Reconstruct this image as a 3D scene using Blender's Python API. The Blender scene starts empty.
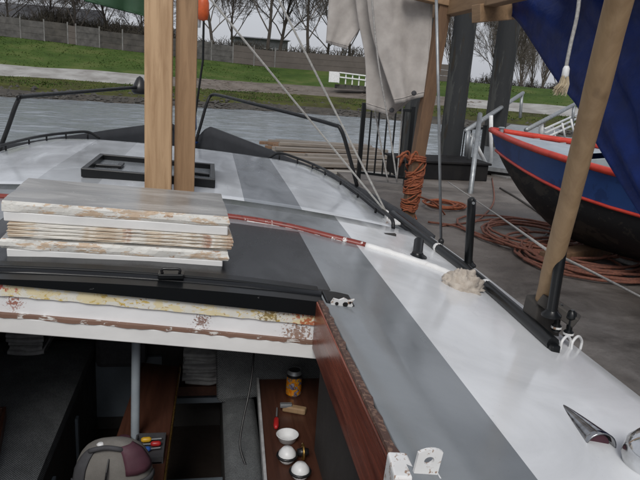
import bpy, math, random
from mathutils import Vector, Matrix, noise
R = math.radians
scene = bpy.context.scene
# ------------------------------------------------------------------ camera
cam_d = bpy.data.cameras.new('camera'); cam = bpy.data.objects.new('camera', cam_d)
scene.collection.objects.link(cam); scene.camera = cam
cam_d.sensor_width = 36; cam_d.lens = 35.0; cam_d.clip_start = 0.02; cam_d.clip_end = 2000
cam.matrix_world = Matrix(((0.983604,-0.019431,-0.179291,0.200000),(-0.168096,0.261312,-0.950505,0.000000),(0.065320,0.965059,0.253762,0.750000),(0.000000,0.000000,0.000000,1.000000)))
# ------------------------------------------------------------------ sky, sun, exposure
SUN_EL, SUN_AZ = 42, 196
world = bpy.data.worlds.new('World'); scene.world = world; world.use_nodes = True
nt = world.node_tree; nt.nodes.clear()
sky = nt.nodes.new('ShaderNodeTexSky'); sky.sky_type = 'NISHITA'; sky.sun_disc = False
sky.sun_elevation = R(SUN_EL); sky.sun_rotation = R(SUN_AZ); sky.dust_density = 4.0; sky.ozone_density = 1.5
hs = nt.nodes.new('ShaderNodeHueSaturation'); hs.inputs['Saturation'].default_value = 0.32
bg = nt.nodes.new('ShaderNodeBackground'); bg.inputs[1].default_value = 0.10
wo = nt.nodes.new('ShaderNodeOutputWorld')
ov = nt.nodes.new('ShaderNodeMix'); ov.data_type = 'RGBA'; ov.inputs[0].default_value = 0.72      # even cloud cover over the clear sky
ov.inputs[7].default_value = (5.4, 5.6, 6.1, 1)
nt.links.new(sky.outputs[0], hs.inputs['Color']); nt.links.new(hs.outputs[0], ov.inputs[6]); nt.links.new(ov.outputs[2], bg.inputs[0]); nt.links.new(bg.outputs[0], wo.inputs[0])
sd = bpy.data.lights.new('sun', 'SUN'); sd.energy = 1.5; sd.angle = R(22); sd.color = (1, .97, .93)
sun = bpy.data.objects.new('sun', sd); scene.collection.objects.link(sun)
_a, _e = R(SUN_AZ), R(SUN_EL)
sun.rotation_euler = Vector((math.sin(_a)*math.cos(_e), math.cos(_a)*math.cos(_e), math.sin(_e))).to_track_quat('Z', 'Y').to_euler()
vs = scene.view_settings; vs.view_transform = 'Standard'; vs.look = 'None'; vs.gamma = 1; vs.use_curve_mapping = False
vs.exposure = 0.2
rnd = random.Random(7)
C = scene.collection
# ------------------------------------------------------------------ helpers
class MB:
    def __init__(s): s.v = []; s.f = []; s.m = []
    def add(s, vs_, fs, m=0):
        b = len(s.v); s.v += [tuple(v) for v in vs_]; s.f += [tuple(b+i for i in f) for f in fs]; s.m += [m]*len(fs); return s
    def hexa(s, p, m=0):           # 8 points: bottom 4 ccw, top 4 ccw
        return s.add(p, [(0,3,2,1),(4,5,6,7),(0,1,5,4),(1,2,6,5),(2,3,7,6),(3,0,4,7)], m)
    def box(s, c, d, rz=0, m=0):
        q = Matrix.Rotation(rz, 3, 'Z'); c = Vector(c); x, y, z = (k/2 for k in d)
        return s.hexa([c+q@Vector(p) for p in ((-x,-y,-z),(x,-y,-z),(x,y,-z),(-x,y,-z),(-x,-y,z),(x,-y,z),(x,y,z),(-x,y,z))], m)
    def bar(s, a, b, w, h, up=(0,0,1), m=0):   # rectangular bar a to b
        a, b = Vector(a), Vector(b); d = (b-a).normalized(); sd_ = d.cross(Vector(up))
        if sd_.length < 1e-4: sd_ = d.cross(Vector((0,1,0)))
        sd_.normalize(); u = sd_.cross(d); x = sd_*w/2; y = u*h/2
        return s.hexa([a-x-y, a+x-y, b+x-y, b-x-y, a-x+y, a+x+y, b+x+y, b-x+y], m)
    def tube(s, pts, r, n=8, cap=True, m=0, closed=False):
        pts = [Vector(p) for p in pts]; k = len(pts)
        rr = r if isinstance(r, (list, tuple)) else [r]*k
        b = len(s.v); ref = None
        for i, p in enumerate(pts):
            if closed: t = pts[(i+1) % k]-pts[i-1]
            else: t = pts[min(i+1,k-1)]-pts[max(i-1,0)]
            t.normalize()
            if ref is None: ref = t.orthogonal().normalized()
            else:
                ref = ref-t*ref.dot(t)
                ref = ref.normalized() if ref.length > 1e-6 else t.orthogonal().normalized()
            w = t.cross(ref)
            for j in range(n):
                a = 2*math.pi*j/n; s.v.append(tuple(p+(ref*math.cos(a)+w*math.sin(a))*rr[i]))
        for i in range(k if closed else k-1):
            i2 = (i+1) % k
            for j in range(n):
                s.f.append((b+i*n+j, b+i*n+(j+1) % n, b+i2*n+(j+1) % n, b+i2*n+j)); s.m.append(m)
        if cap and not closed:
            s.f.append(tuple(b+j for j in reversed(range(n)))); s.f.append(tuple(b+(k-1)*n+j for j in range(n))); s.m += [m, m]
        return s
    def lathe(s, prof, c, n=20, axis=None, m=0):    # prof (r, z)
        c = Vector(c); q = Vector(axis).to_track_quat('Z', 'Y').to_matrix() if axis else Matrix.Identity(3)
        b = len(s.v)
        for r, z in prof:
            for j in range(n):
                a = 2*math.pi*j/n; s.v.append(tuple(c+q@Vector((r*math.cos(a), r*math.sin(a), z))))
        for i in range(len(prof)-1):
            for j in range(n):
                s.f.append((b+i*n+j, b+i*n+(j+1) % n, b+(i+1)*n+(j+1) % n, b+(i+1)*n+j)); s.m.append(m)
        s.f.append(tuple(b+j for j in reversed(range(n)))); s.f.append(tuple(b+(len(prof)-1)*n+j for j in range(n))); s.m += [m, m]
        return s
    def grid(s, fn, nu, nv, m=0, flip=False):
        b = len(s.v)
        for i in range(nu+1):
            for j in range(nv+1): s.v.append(tuple(fn(i/nu, j/nv)))
        for i in range(nu):
            for j in range(nv):
                a = b+i*(nv+1)+j; q = (a, a+nv+1, a+nv+2, a+1)
                s.f.append(q[::-1] if flip else q); s.m.append(m(i/nu, j/nv) if callable(m) else m)
        return s
    def prism(s, poly, a, b, m=0):    # poly of Vector offsets fn(p)->point at a and b
        n = len(poly); va = [a(p) for p in poly]; vb = [b(p) for p in poly]
        return s.add(va+vb, [tuple(reversed(range(n))), tuple(range(n, 2*n))]+[(i, (i+1) % n, n+(i+1) % n, n+i) for i in range(n)], m)
    def build(s, name, mats, parent=None, smooth=False, bevel=0, solid=0, sub=0):
        me = bpy.data.meshes.new(name); me.from_pydata(s.v, [], s.f)
        if not isinstance(mats, (list, tuple)): mats = [mats]
        for k in mats: me.materials.append(k)
        me.polygons.foreach_set('material_index', s.m)
        if smooth: me.polygons.foreach_set('use_smooth', [True]*len(s.f))
        me.update()
        if smooth == 'auto':
            me.set_sharp_from_angle(angle=R(40))
        o = bpy.data.objects.new(name, me); C.objects.link(o)
        if parent: o.parent = parent; o.matrix_parent_inverse = Matrix.Translation(parent['base']).inverted() if 'base' in parent else Matrix.Identity(4)
        if solid:
            k = o.modifiers.new('thickness', 'SOLIDIFY'); k.thickness = solid; k.offset = 0
        if bevel:
            k = o.modifiers.new('edge', 'BEVEL'); k.width = bevel; k.segments = 2; k.limit_method = 'ANGLE'; k.angle_limit = R(40)
        if sub:
            k = o.modifiers.new('smooth', 'SUBSURF'); k.levels = sub; k.render_levels = sub
        return o
def tag(o, label=None, cat=None, group=None, kind=None):
    if label: o['label'] = label
    if cat: o['category'] = cat
    if group: o['group'] = group
    if kind: o['kind'] = kind
    return o
def thing(name, label, cat, loc=(0,0,0), group=None):
    o = bpy.data.objects.new(name, None); C.objects.link(o); o.location = loc; o.empty_display_size = .1
    BASE[o.name] = Vector(loc)
    return tag(o, label, cat, group)
BASE = {}
def part(mb, name, mat, parent, **k):     # vertices given in world space, stored relative to the thing
    root = parent
    while root.parent: root = root.parent
    off = BASE.get(root.name, Vector())
    mb.v = [(x-off.x, y-off.y, z-off.z) for x, y, z in mb.v]
    o = mb.build(name, mat, None, **k); o.parent = parent
    return o
def single(mb, name, mat, label, cat, loc=None, group=None, kind=None, **k):   # thing that is one mesh, origin at loc
    if loc:
        L = Vector(loc); mb.v = [(x-L.x, y-L.y, z-L.z) for x, y, z in mb.v]
    o = mb.build(name, mat, None, **k)
    if loc: o.location = loc
    BASE[o.name] = Vector(loc) if loc else Vector()
    return tag(o, label, cat, group, kind)
def lerp(a, b, t): return a+(b-a)*t
def table(tb, x):
    if x <= tb[0][0]: return tb[0][1]
    for (a, b), (c, d) in zip(tb, tb[1:]):
        if x <= c:
            t = (x-a)/(c-a); return b+(d-b)*t
    return tb[-1][1]
def spline(pts, n=8):
    P = [Vector(p) for p in pts]; P = [P[0]*2-P[1]]+P+[P[-1]*2-P[-2]]; out = []
    for i in range(1, len(P)-2):
        for k in range(n):
            t = k/n; a, b, c, d = P[i-1:i+3]
            out.append(.5*((2*b)+(c-a)*t+(2*a-5*b+4*c-d)*t*t+(3*b-a-3*c+d)*t*t*t))
    out.append(P[-2]); return out
# ------------------------------------------------------------------ materials
def new_mat(name):
    m = bpy.data.materials.new(name); m.use_nodes = True; t = m.node_tree
    return m, t, t.nodes['Principled BSDF']
def nz(t, scale, detail=6, rough=.6, stretch=None, dist=0):
    tc = t.nodes.new('ShaderNodeTexCoord'); n = t.nodes.new('ShaderNodeTexNoise')
    n.inputs['Scale'].default_value = scale; n.inputs['Detail'].default_value = detail; n.inputs['Roughness'].default_value = rough
    n.inputs['Distortion'].default_value = dist
    if stretch:
        mp = t.nodes.new('ShaderNodeMapping'); mp.inputs['Scale'].default_value = stretch
        t.links.new(tc.outputs['Object'], mp.inputs[0]); t.links.new(mp.outputs[0], n.inputs['Vector'])
    else: t.links.new(tc.outputs['Object'], n.inputs['Vector'])
    return n.outputs['Fac']
def ramp(t, fac, stops):
    r = t.nodes.new('ShaderNodeValToRGB'); e = r.color_ramp.elements
    while len(e) < len(stops): e.new(.5)
    for k, (p, c) in zip(e, stops): k.position = p; k.color = (*c, 1) if len(c) == 3 else c
    t.links.new(fac, r.inputs[0]); return r.outputs[0]
def g(v): return (v, v, v)
def mixc(t, fac, a, b):
    m = t.nodes.new('ShaderNodeMix'); m.data_type = 'RGBA'
    if isinstance(fac, (int, float)): m.inputs[0].default_value = fac
    else: t.links.new(fac, m.inputs[0])
    for k, i in ((a, 6), (b, 7)):
        if isinstance(k, tuple): m.inputs[i].default_value = (*k, 1)
        else: t.links.new(k, m.inputs[i])
    return m.outputs[2]
def bump(t, bs, h, strength=.3, dist=.01):
    b = t.nodes.new('ShaderNodeBump'); b.inputs['Strength'].default_value = strength; b.inputs['Distance'].default_value = dist
    t.links.new(h, b.inputs['Height']); t.links.new(b.outputs[0], bs.inputs['Normal'])
def simple(name, c, c2=None, rough=.5, scale=20, metal=0, bs_=.0, stretch=None, lo=.35, hi=.65, spec=None, detail=6):
    m, t, b = new_mat(name)
    c2 = c2 or tuple(k*.75 for k in c)
    n = nz(t, scale, detail, stretch=stretch)
    t.links.new(ramp(t, n, [(lo, c2), (hi, c)]), b.inputs['Base Color'])
    n2 = nz(t, scale*2.3, 5)
    t.links.new(ramp(t, n2, [(.3, g(max(0, rough-.08))), (.7, g(min(1, rough+.1)))]), b.inputs['Roughness'])
    b.inputs['Metallic'].default_value = metal
    if spec is not None: b.inputs['Specular IOR Level'].default_value = spec
    if bs_: bump(t, b, n, bs_)
    return m
def chipped(name, layers, rough=.45, bs_=.4, stretch=None, base=(.8,.8,.78), spots=(), spec=.5):
    # base paint with noise-shaped patches; layers: (colour, scale, threshold)
    m, t, b = new_mat(name)
    n0 = nz(t, 9, 5, stretch=stretch)
    col = ramp(t, n0, [(.3, tuple(k*.86 for k in base)), (.65, base)])
    hgt = None
    for c, sc, th in layers:
        n = nz(t, sc, 9, .68, stretch=stretch, dist=.4)
        f = ramp(t, n, [(th, g(0)), (th+.03, g(1))]); col = mixc(t, f, col, c); hgt = f
    for ctr, rad, c, sc in spots:       # flaked patch of its own outline round a point
        tc = t.nodes.new('ShaderNodeTexCoord'); vd = t.nodes.new('ShaderNodeVectorMath'); vd.operation = 'DISTANCE'; vd.inputs[1].default_value = ctr
        t.links.new(tc.outputs['Object'], vd.inputs[0]); mm = t.nodes.new('ShaderNodeMath'); mm.operation = 'MULTIPLY_ADD'; mm.inputs[1].default_value = -.26/rad; mm.inputs[2].default_value = .26
        t.links.new(vd.outputs['Value'], mm.inputs[0]); a2 = t.nodes.new('ShaderNodeMath'); a2.operation = 'ADD'; t.links.new(mm.outputs[0], a2.inputs[0]); t.links.new(nz(t, sc, 8, .7), a2.inputs[1])
        col = mixc(t, ramp(t, a2.outputs[0], [(.665, g(0)), (.70, g(.9))]), col, c)
    t.links.new(col, b.inputs['Base Color']); b.inputs['Roughness'].default_value = rough; b.inputs['Specular IOR Level'].default_value = spec
    if hgt is not None:
        inv = t.nodes.new('ShaderNodeInvert'); t.links.new(hgt, inv.inputs['Color']); bump(t, b, inv.outputs[0], bs_, .004)
    return m
def woodmat(name, c, c2, axis='z', rough=.55, sc=6, knots=True):
    m, t, b = new_mat(name)
    st = {'x': (.08, 1, 1), 'y': (1, .08, 1), 'z': (1, 1, .08)}[axis]
    n = nz(t, sc*9, 8, .65, stretch=st, dist=.6); n2 = nz(t, sc*1.2, 4, stretch=st)
    col = ramp(t, n, [(.3, c2), (.62, c)])
    col = mixc(t, ramp(t, n2, [(.35, g(0)), (.7, g(.55))]), col, tuple(k*.62 for k in c2))
    if knots:
        n3 = nz(t, 7, 2, .4); col = mixc(t, ramp(t, n3, [(.68, g(0)), (.74, g(.75))]), col, tuple(k*.45 for k in c2))
    t.links.new(col, b.inputs['Base Color'])
    t.links.new(ramp(t, n2, [(.3, g(rough-.12)), (.7, g(rough+.15))]), b.inputs['Roughness'])
    bump(t, b, n, .25, .004)
    return m
def deckpaint(name, c, rough=.22, dirt=.35, spec=.5):
    m, t, b = new_mat(name)
    n = nz(t, 2.2, 7, .6, dist=1.2); n2 = nz(t, 38, 6, .7); n3 = nz(t, 5, 5, .55, stretch=(1, .35, 1), dist=.8)
    col = ramp(t, n, [(.3, tuple(k*(1-dirt*.45) for k in c)), (.62, c)])
    col = mixc(t, ramp(t, n2, [(.66, g(0)), (.75, g(.35))]), col, tuple(k*.55 for k in c))
    col = mixc(t, ramp(t, n3, [(.58, g(0)), (.72, g(.25))]), col, tuple(min(.8, k*1.25) for k in c))
    n4 = nz(t, 16, 9, .75, stretch=(1, .12, 1), dist=.3); n5 = nz(t, 120, 4, .6)
    col = mixc(t, ramp(t, n4, [(.63, g(0)), (.70, g(.30))]), col, tuple(k*.5+.02 for k in c))
    col = mixc(t, ramp(t, n5, [(.70, g(0)), (.74, g(.5))]), col, tuple(k*.45+.02 for k in c))
    t.links.new(col, b.inputs['Base Color'])
    t.links.new(ramp(t, n3, [(.35, g(rough)), (.7, g(rough+.2))]), b.inputs['Roughness'])
    b.inputs['Specular IOR Level'].default_value = spec
    bump(t, b, n4, .10, .003)
    return m
def fabric(name, c, c2, sc=160, rough=.95, stripes=None):
    m, t, b = new_mat(name)
    tc = t.nodes.new('ShaderNodeTexCoord'); w = t.nodes.new('ShaderNodeTexWave'); w.inputs['Scale'].default_value = sc
    w.bands_direction = 'DIAGONAL'; w.inputs['Distortion'].default_value = 2.5; w.inputs['Detail Scale'].default_value = 3
    t.links.new(tc.outputs['Object'], w.inputs['Vector'])
    n = nz(t, 14, 5)
    col = mixc(t, ramp(t, w.outputs['Fac'], [(.35, g(0)), (.65, g(1))]), c2, c)
    col = mixc(t, ramp(t, n, [(.35, g(0)), (.7, g(.4))]), col, tuple(k*.6 for k in c2))
    t.links.new(col, b.inputs['Base Color']); b.inputs['Roughness'].default_value = rough; b.inputs['Specular IOR Level'].default_value = .15
    bump(t, b, n, .3, .006)
    return m
M = {}
M['deck_white'] = deckpaint('deck_white', (.71, .725, .74), .09, .4)
M['deck_grey'] = deckpaint('deck_grey', (.205, .222, .236), .10, .35)
M['deck_light'] = deckpaint('deck_light', (.40, .42, .44), .10, .4)
M['fore_white_dimmed'] = deckpaint('fore_white_dimmed', (.55, .575, .605), .08, .45)  # same deck white, darkened in colour for flash light fading towards the bow
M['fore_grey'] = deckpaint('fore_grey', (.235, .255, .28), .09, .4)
M['deck_black'] = deckpaint('deck_black', (.010, .011, .013), .17, .5, .28)
M['white_edge'] = simple('white_edge', (.62, .63, .63), (.45, .46, .46), .4, 8)
M['hull'] = simple('hull', (.12, .13, .14), None, .4, 5)
M['bulwark'] = simple('bulwark', (.045, .047, .052), (.036, .038, .042), .6, 6, spec=.25)
M['black_paint'] = chipped('black_paint', [((.30,.30,.30), 46, .73)], .30, .2, base=(.008, .009, .010), spec=.3)
M['rail_paint'] = chipped('rail_paint', [((.24,.24,.24), 55, .70)],   .30, .2, (.4, 1, 1), (.008, .009, .010), (), .22)
M['black_tube'] = simple('black_tube', (.009, .010, .011), (.016, .016, .017), .4, 12, spec=.3)
M['beam_white'] = chipped('beam_white', [((.34,.22,.16), 24, .71), ((.20,.10,.06), 60, .73)], .4, .3, (.5, 1, 1), (.80, .81, .82), [((.19,2.0,-.075),.055,(.20,.10,.07),130), ((.52,2.0,-.125),.10,(.26,.15,.10),90), ((-.40,2.0,-.01),.05,(.30,.10,.06),120)])
M['beam_lower'] = chipped('beam_lower', [((.55,.50,.44), 16, .66), ((.25,.18,.12), 70, .76)], .45, .3, (.5, 1, 1), (.76, .76, .75))
M['rust_strip'] = chipped('rust_strip', [((.70,.62,.40), 26, .50), ((.58,.43,.13), 50, .57), ((.34,.17,.03), 75, .62), ((.14,.08,.03), 90, .69)], .5, .3, (.6, 1, 1), (.74, .73, .66), [((.56,1.99,-.06),.12,(.42,.10,.03),70), ((-.47,1.99,.05),.12,(.45,.05,.03),60), ((.42,1.99,-.05),.08,(.22,.15,.04),90)])
M['brown_ledge'] = chipped('brown_ledge', [((.62,.60,.57), 40, .57)], .7, .4, (.5, 1, 1), (.21, .12, .085))
M['mahogany'] = woodmat('mahogany', (.30, .085, .052), (.06, .015, .010), 'y', .25, 3, False)
M['coaming_edge'] = chipped('coaming_edge', [((.17,.10,.07), 70, .52), ((.5,.48,.45), 60, .66)], .6, .5, base=(.075, .038, .028))
M['old_white'] = chipped('old_white', [((.30,.20,.14), 40, .57), ((.05,.045,.04), 52, .66)], .5, .5, base=(.74, .74, .73))
M['red_bar'] = chipped('red_bar', [((.12,.02,.014), 30, .55), ((.72,.70,.68), 26, .61)], .38, .3, base=(.20, .028, .018))
M['white_bar'] = chipped('white_bar', [((.24,.05,.035), 24, .64)], .5, .4, base=(.72, .72, .71))
M['pine'] = woodmat('pine', (.55, .37, .215), (.30, .175, .085), 'z', .6, 3)
M['pine_dark'] = woodmat('pine_dark', (.38, .235, .125), (.22, .125, .06), 'z', .6, 3)
M['pole_wood'] = woodmat('pole_wood', (.38, .255, .14), (.26, .165, .085), 'z', .6, 2.4)
M['beam_wood'] = woodmat('beam_wood', (.33, .21, .115), (.20, .12, .062), 'y', .65, 3)
M['post_wood'] = woodmat('post_wood', (.21, .122, .066), (.12, .068, .04), 'z', .7, 3)
M['chrome'] = simple('chrome', (.72, .73, .74), (.5, .5, .5), .12, 18, 1.0)
M['dark_chrome'] = simple('dark_chrome', (.42, .43, .44), (.22, .22, .23), .16, 30, 1.0)
M['steel'] = simple('steel', (.34, .36, .37), (.24, .25, .26), .45, 14, .6)
M['grey_post'] = simple('grey_post', (.28, .32, .35), (.22, .25, .28), .35, 9)
M['white_paint'] = simple('white_paint', (.75, .76, .76), (.6, .6, .6), .4, 12)
M['rope_orange'] = simple('rope_orange', (.21, .078, .048), (.11, .045, .032), .8, 60, bs_=.4)
M['rope_bright'] = simple('rope_bright', (.30, .085, .032), (.17, .05, .025), .8, 60, bs_=.4)
M['rope_grey'] = simple('rope_grey', (.40, .39, .37), (.25, .24, .23), .8, 80, bs_=.3)
M['wire'] = simple('wire', (.55, .54, .50), (.38, .37, .35), .45, 60, .4)
M['canvas'] = simple('canvas', (.45, .42, .395), (.33, .305, .285), .9, 6, bs_=.5, detail=9)
M['canvas_seam'] = simple('canvas_seam', (.43, .40, .375), (.33, .305, .285), .9, 30)
M['blue_tarp'] = simple('blue_tarp', (.002, .016, .115), (.0015, .010, .070), .5, 9, bs_=1.0, spec=.25)
M['green_tarp'] = simple('green_tarp', (.02, .07, .03), (.012, .045, .02), .6, 5, bs_=.3)
M['boat_blue'] = chipped('boat_blue', [((.014,.042,.145), 3, .52), ((.06,.09,.20), 30, .66), ((.16,.17,.2), 60, .74)], .42, .15, base=(.020, .062, .21))
M['boat_red'] = simple('boat_red', (.58, .05, .025), (.42, .03, .018), .35, 10)
M['boat_black'] = simple('boat_black', (.007, .007, .008), (.013, .012, .012), .7, 6, spec=.2)
M['boat_bottom'] = chipped('boat_bottom', [((.030,.026,.022), 5, .52), ((.06,.05,.04), 22, .64)], .65, .3, (1, 1, 2), (.010, .010, .011), (), .3)
M['boat_in'] = simple('boat_in', (.34, .38, .39), (.26, .29, .30), .5, 6)
M['boat_deck'] = simple('boat_deck', (.36, .42, .47), (.28, .33, .37), .45, 5)
M['pile'] = chipped('pile', [((.055,.057,.055), 5, .52), ((.035,.03,.024), 12, .58)], .8, .4, (1, 1, .14), (.030, .032, .034), (), .25)
M['dark_cloth'] = fabric('dark_cloth', (.19, .20, .205), (.06, .063, .066), 70)
M['rib_cloth'] = simple('rib_cloth', (.42, .42, .42), (.28, .28, .28), .9, 25)
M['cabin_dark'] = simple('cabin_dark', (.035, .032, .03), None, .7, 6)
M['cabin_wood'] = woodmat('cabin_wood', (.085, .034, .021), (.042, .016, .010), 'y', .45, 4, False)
M['cabin_grey'] = simple('cabin_grey', (.15, .18, .21), None, .5, 5)
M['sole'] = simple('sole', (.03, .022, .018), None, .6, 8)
M['bag'] = fabric('bag', (.20, .19, .175), (.13, .123, .113), 200)
M['bag_dark'] = simple('bag_dark', (.05, .05, .055), None, .8, 30)
M['maroon'] = simple('maroon', (.07, .022, .035), None, .7, 20)
M['plastic_black'] = simple('plastic_black', (.012, .012, .013), None, .35, 20)
M['yellow'] = simple('yellow', (.62, .36, .02), None, .4, 20)
M['blue'] = simple('blue', (.03, .12, .45), None, .4, 20)
M['red'] = simple('red', (.45, .02, .02), None, .4, 20)
M['brass'] = simple('brass', (.55, .33, .10), None, .3, 20, .9)
M['rag'] = simple('rag', (.50, .45, .39), (.36, .31, .26), .95, 30, bs_=.6)
M['straw'] = simple('straw', (.62, .54, .40), (.42, .34, .22), .8, 40)
M['orange_buoy'] = simple('orange_buoy', (.60, .10, .02), None, .45, 20)
M['concrete'] = simple('concrete', (.19, .186, .18), (.11, .108, .104), .9, 3)
M['fence_panel'] = simple('fence_panel', (.075, .068, .06), (.032, .03, .027), .85, 1.4)
M['fence_grey'] = simple('fence_grey', (.10, .095, .09), (.05, .048, .045), .85, 2)
M['roof_pale'] = simple('roof_pale', (.27, .27, .28), (.20, .20, .21), .7, .6)
M['wall_dark'] = simple('wall_dark', (.10, .085, .075), None, .8, .8)
M['wall_grey'] = simple('wall_grey', (.22, .23, .24), None, .8, .8)
M['glass_dark'] = simple('glass_dark', (.03, .035, .04), None, .15, 4)
M['bark'] = simple('bark', (.07, .058, .048), (.045, .037, .03), .9, 3)
M['twig'] = simple('twig', (.125, .108, .094), (.085, .072, .062), .9, 1)
M['hedge'] = simple('hedge', (.055, .048, .034), (.035, .03, .022), .9, .5)
M['rock'] = simple('rock', (.075, .07, .062), (.04, .037, .033), .85, 2)
M['old_plank'] = woodmat('old_plank', (.27, .235, .20), (.16, .14, .12), 'x', .8, 3, False)
M['gray_plank'] = woodmat('gray_plank', (.36, .34, .31), (.20, .185, .165), 'x', .8, 3, False)
M['pallet_dark'] = simple('pallet_dark', (.05, .045, .04), None, .8, 5)
# plywood edge: thin laminations along z
def ply(name):
    m, t, b = new_mat(name)
    tc = t.nodes.new('ShaderNodeTexCoord'); w = t.nodes.new('ShaderNodeTexWave'); w.bands_direction = 'Z'; w.inputs['Scale'].default_value = 48
    w.inputs['Distortion'].default_value = .6; w.inputs['Detail Scale'].default_value = 2
    t.links.new(tc.outputs['Object'], w.inputs['Vector'])
    n = nz(t, 20, 8, .7, stretch=(.4, .4, 2.5)); n2 = nz(t, 9, 6)
    col = mixc(t, w.outputs['Fac'], (.40, .30, .21), (.60, .54, .44))
    col = mixc(t, ramp(t, n, [(.48, g(0)), (.55, g(.85))]), col, (.62, .61, .57))
    col = mixc(t, ramp(t, n2, [(.58, g(0)), (.64, g(.8))]), col, (.33, .16, .09))
    t.links.new(col, b.inputs['Base Color']); b.inputs['Roughness'].default_value = .75
    bump(t, b, w.outputs['Fac'], .5, .004); return m
M['ply_edge'] = ply('ply_edge')
M['board_edge'] = chipped('board_edge', [((.52,.40,.29), 18, .52), ((.36,.23,.15), 46, .60), ((.70,.68,.63), 60, .58)], .7, .5, (.45, 1, 1.6), (.68, .67, .63))
def boardtop(name):
    m, t, b = new_mat(name)
    n = nz(t, 5, 8, .65, stretch=(.35, 1.4, 1), dist=.6); n2 = nz(t, 30, 6, .7)
    col = ramp(t, n, [(.3, (.15, .147, .14)), (.48, (.26, .255, .24)), (.66, (.44, .43, .41))])
    col = mixc(t, ramp(t, n2, [(.62, g(0)), (.7, g(.7))]), col, (.5, .49, .46))
    t.links.new(col, b.inputs['Base Color'])
    t.links.new(ramp(t, n, [(.3, g(.10)), (.7, g(.32))]), b.inputs['Roughness']); bump(t, b, n2, .08, .003); return m
M['board_top'] = boardtop('board_top')
# can: printed bands
m, t, b = new_mat('can_print'); n = nz(t, 38, 3, .5, dist=1.5)
t.links.new(ramp(t, n, [(.40, (.75, .20, .01)), (.50, (.80, .42, .03)), (.56, (.05, .04, .12)), (.66, (.45, .42, .5))]), b.inputs['Base Color']); b.inputs['Roughness'].default_value = .25; b.inputs['Metallic'].default_value = .3
M['can_print'] = m
# ground: quay, bank, path, water
m, t, b = new_mat('quay'); n = nz(t, 1.6, 9, .65, dist=.5); n2 = nz(t, 24, 6, .7); n3 = nz(t, .5, 4)
col = ramp(t, n, [(.38, (.058, .050, .043)), (.5, (.122, .108, .096)), (.62, (.19, .173, .158))])
col = mixc(t, ramp(t, n2, [(.55, g(0)), (.75, g(.45))]), col, (.06, .052, .047)); col = mixc(t, ramp(t, n3, [(.4, g(0)), (.65, g(.4))]), col, (.14, .115, .1))
t.links.new(col, b.inputs['Base Color']); t.links.new(ramp(t, n, [(.3, g(.5)), (.7, g(.85))]), b.inputs['Roughness']); bump(t, b, n2, .6, .015); M['quay'] = m
m, t, b = new_mat('bank'); n = nz(t, .35, 8, .6); n2 = nz(t, 3, 8, .7)
col = ramp(t, n, [(.34, (.042, .074, .019)), (.5, (.060, .100, .024)), (.64, (.098, .126, .040))])
col = mixc(t, ramp(t, n2, [(.5, g(0)), (.7, g(.5))]), col, (.085, .085, .03))
t.links.new(col, b.inputs['Base Color']); b.inputs['Roughness'].default_value = .95; b.inputs['Specular IOR Level'].default_value = .1; bump(t, b, n2, .8, .15); M['bank'] = m
M['shore_grass'] = simple('shore_grass', (.078, .088, .022), (.042, .040, .020), .95, .8, detail=10, spec=.1)
M['mud'] = simple('mud', (.065, .056, .045), (.03, .027, .022), .8, 1.5, detail=10)
M['path'] = simple('path', (.36, .355, .34), (.22, .21, .195), .9, .8, detail=10)
M['rubble'] = simple('rubble', (.17, .145, .125), (.09, .075, .06), .9, .9, detail=10)
m, t, b = new_mat('water'); b.inputs['Base Color'].default_value = (.25, .28, .305, 1); b.inputs['Roughness'].default_value = .10; b.inputs['IOR'].default_value = 1.33
n = nz(t, 1.6, 5, .6, stretch=(.45, 1.0, 1)); n2 = nz(t, 6, 4, .6, stretch=(.5, 1, 1))
ad = t.nodes.new('ShaderNodeMath'); ad.operation = 'ADD'; t.links.new(n, ad.inputs[0]); t.links.new(n2, ad.inputs[1]); bump(t, b, ad.outputs[0], .35, .05); M['water'] = m
# ------------------------------------------------------------------ setting
WZ = -1.85
def bank_y(x): return table([(-90, 47), (-13, 44), (8, 44.5), (14, 41.5), (19, 38), (27, 30), (40, 18), (70, -5)], x)
def bank_n(x):     # outward direction of the bank in plan
    d = (bank_y(x+.5)-bank_y(x-.5)); v = Vector((-d, 1)); return v.normalized()
def crest(x): return max(0.0, table([(-60, 1.35), (-20, 1.0), (11, .52), (25, .35), (60, .3)], x))
prof = [(-3, -2.6), (0, -1.85), (1.2, -1.45), (2.2, -1.2), (7, -.72), (11, .1), (22, 2.45), (30, 2.7), (60, 2.6), (260, 2.0)]
def bank_pt(x, d, jit=0):
    z = table(prof, d); c = crest(x)
    if d > 2.2: z = lerp(-1.2, z, .25+.75*c) if d > 11 else lerp(-1.2, z, .55+.45*c)
    nn = bank_n(x); return Vector((x+nn.x*d, bank_y(x)+nn.y*d, z+jit))
xs = [-95+2*i for i in range(83)]
ds = [-3, 0, .6, 1.2, 2.2, 3, 4, 5, 6, 7, 8, 9, 10, 11, 13, 15, 17, 19, 22, 26, 30, 45, 60, 120, 260]
def bank_mat(i, j):
    d = ds[min(int(round(j*(len(ds)-1))), len(ds)-2)]
    if d < 1.2: return 1
    if d < 7: return 2
    if d < 11: return 3 if xs[int(round(i*(len(xs)-1)))] < -4 or xs[int(round(i*(len(xs)-1)))] > 13 else 4
    return 0
def bank_fn(i, j):
    x = xs[int(round(i*(len(xs)-1)))]; d = ds[int(round(j*(len(ds)-1)))]
    return bank_pt(x, d, .1*noise.noise(Vector((x*.31, d*.5, 2))) if 0 < d < 60 else 0)
mb = MB().grid(bank_fn, len(xs)-1, len(ds)-1, bank_mat, flip=False)
tag(mb.build('riverbank', [M['bank'], M['mud'], M['shore_grass'], M['path'], M['rubble']], smooth=True), kind='structure')
mb = MB()      # rippled reach near the boat, flat sheet beyond it
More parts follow.
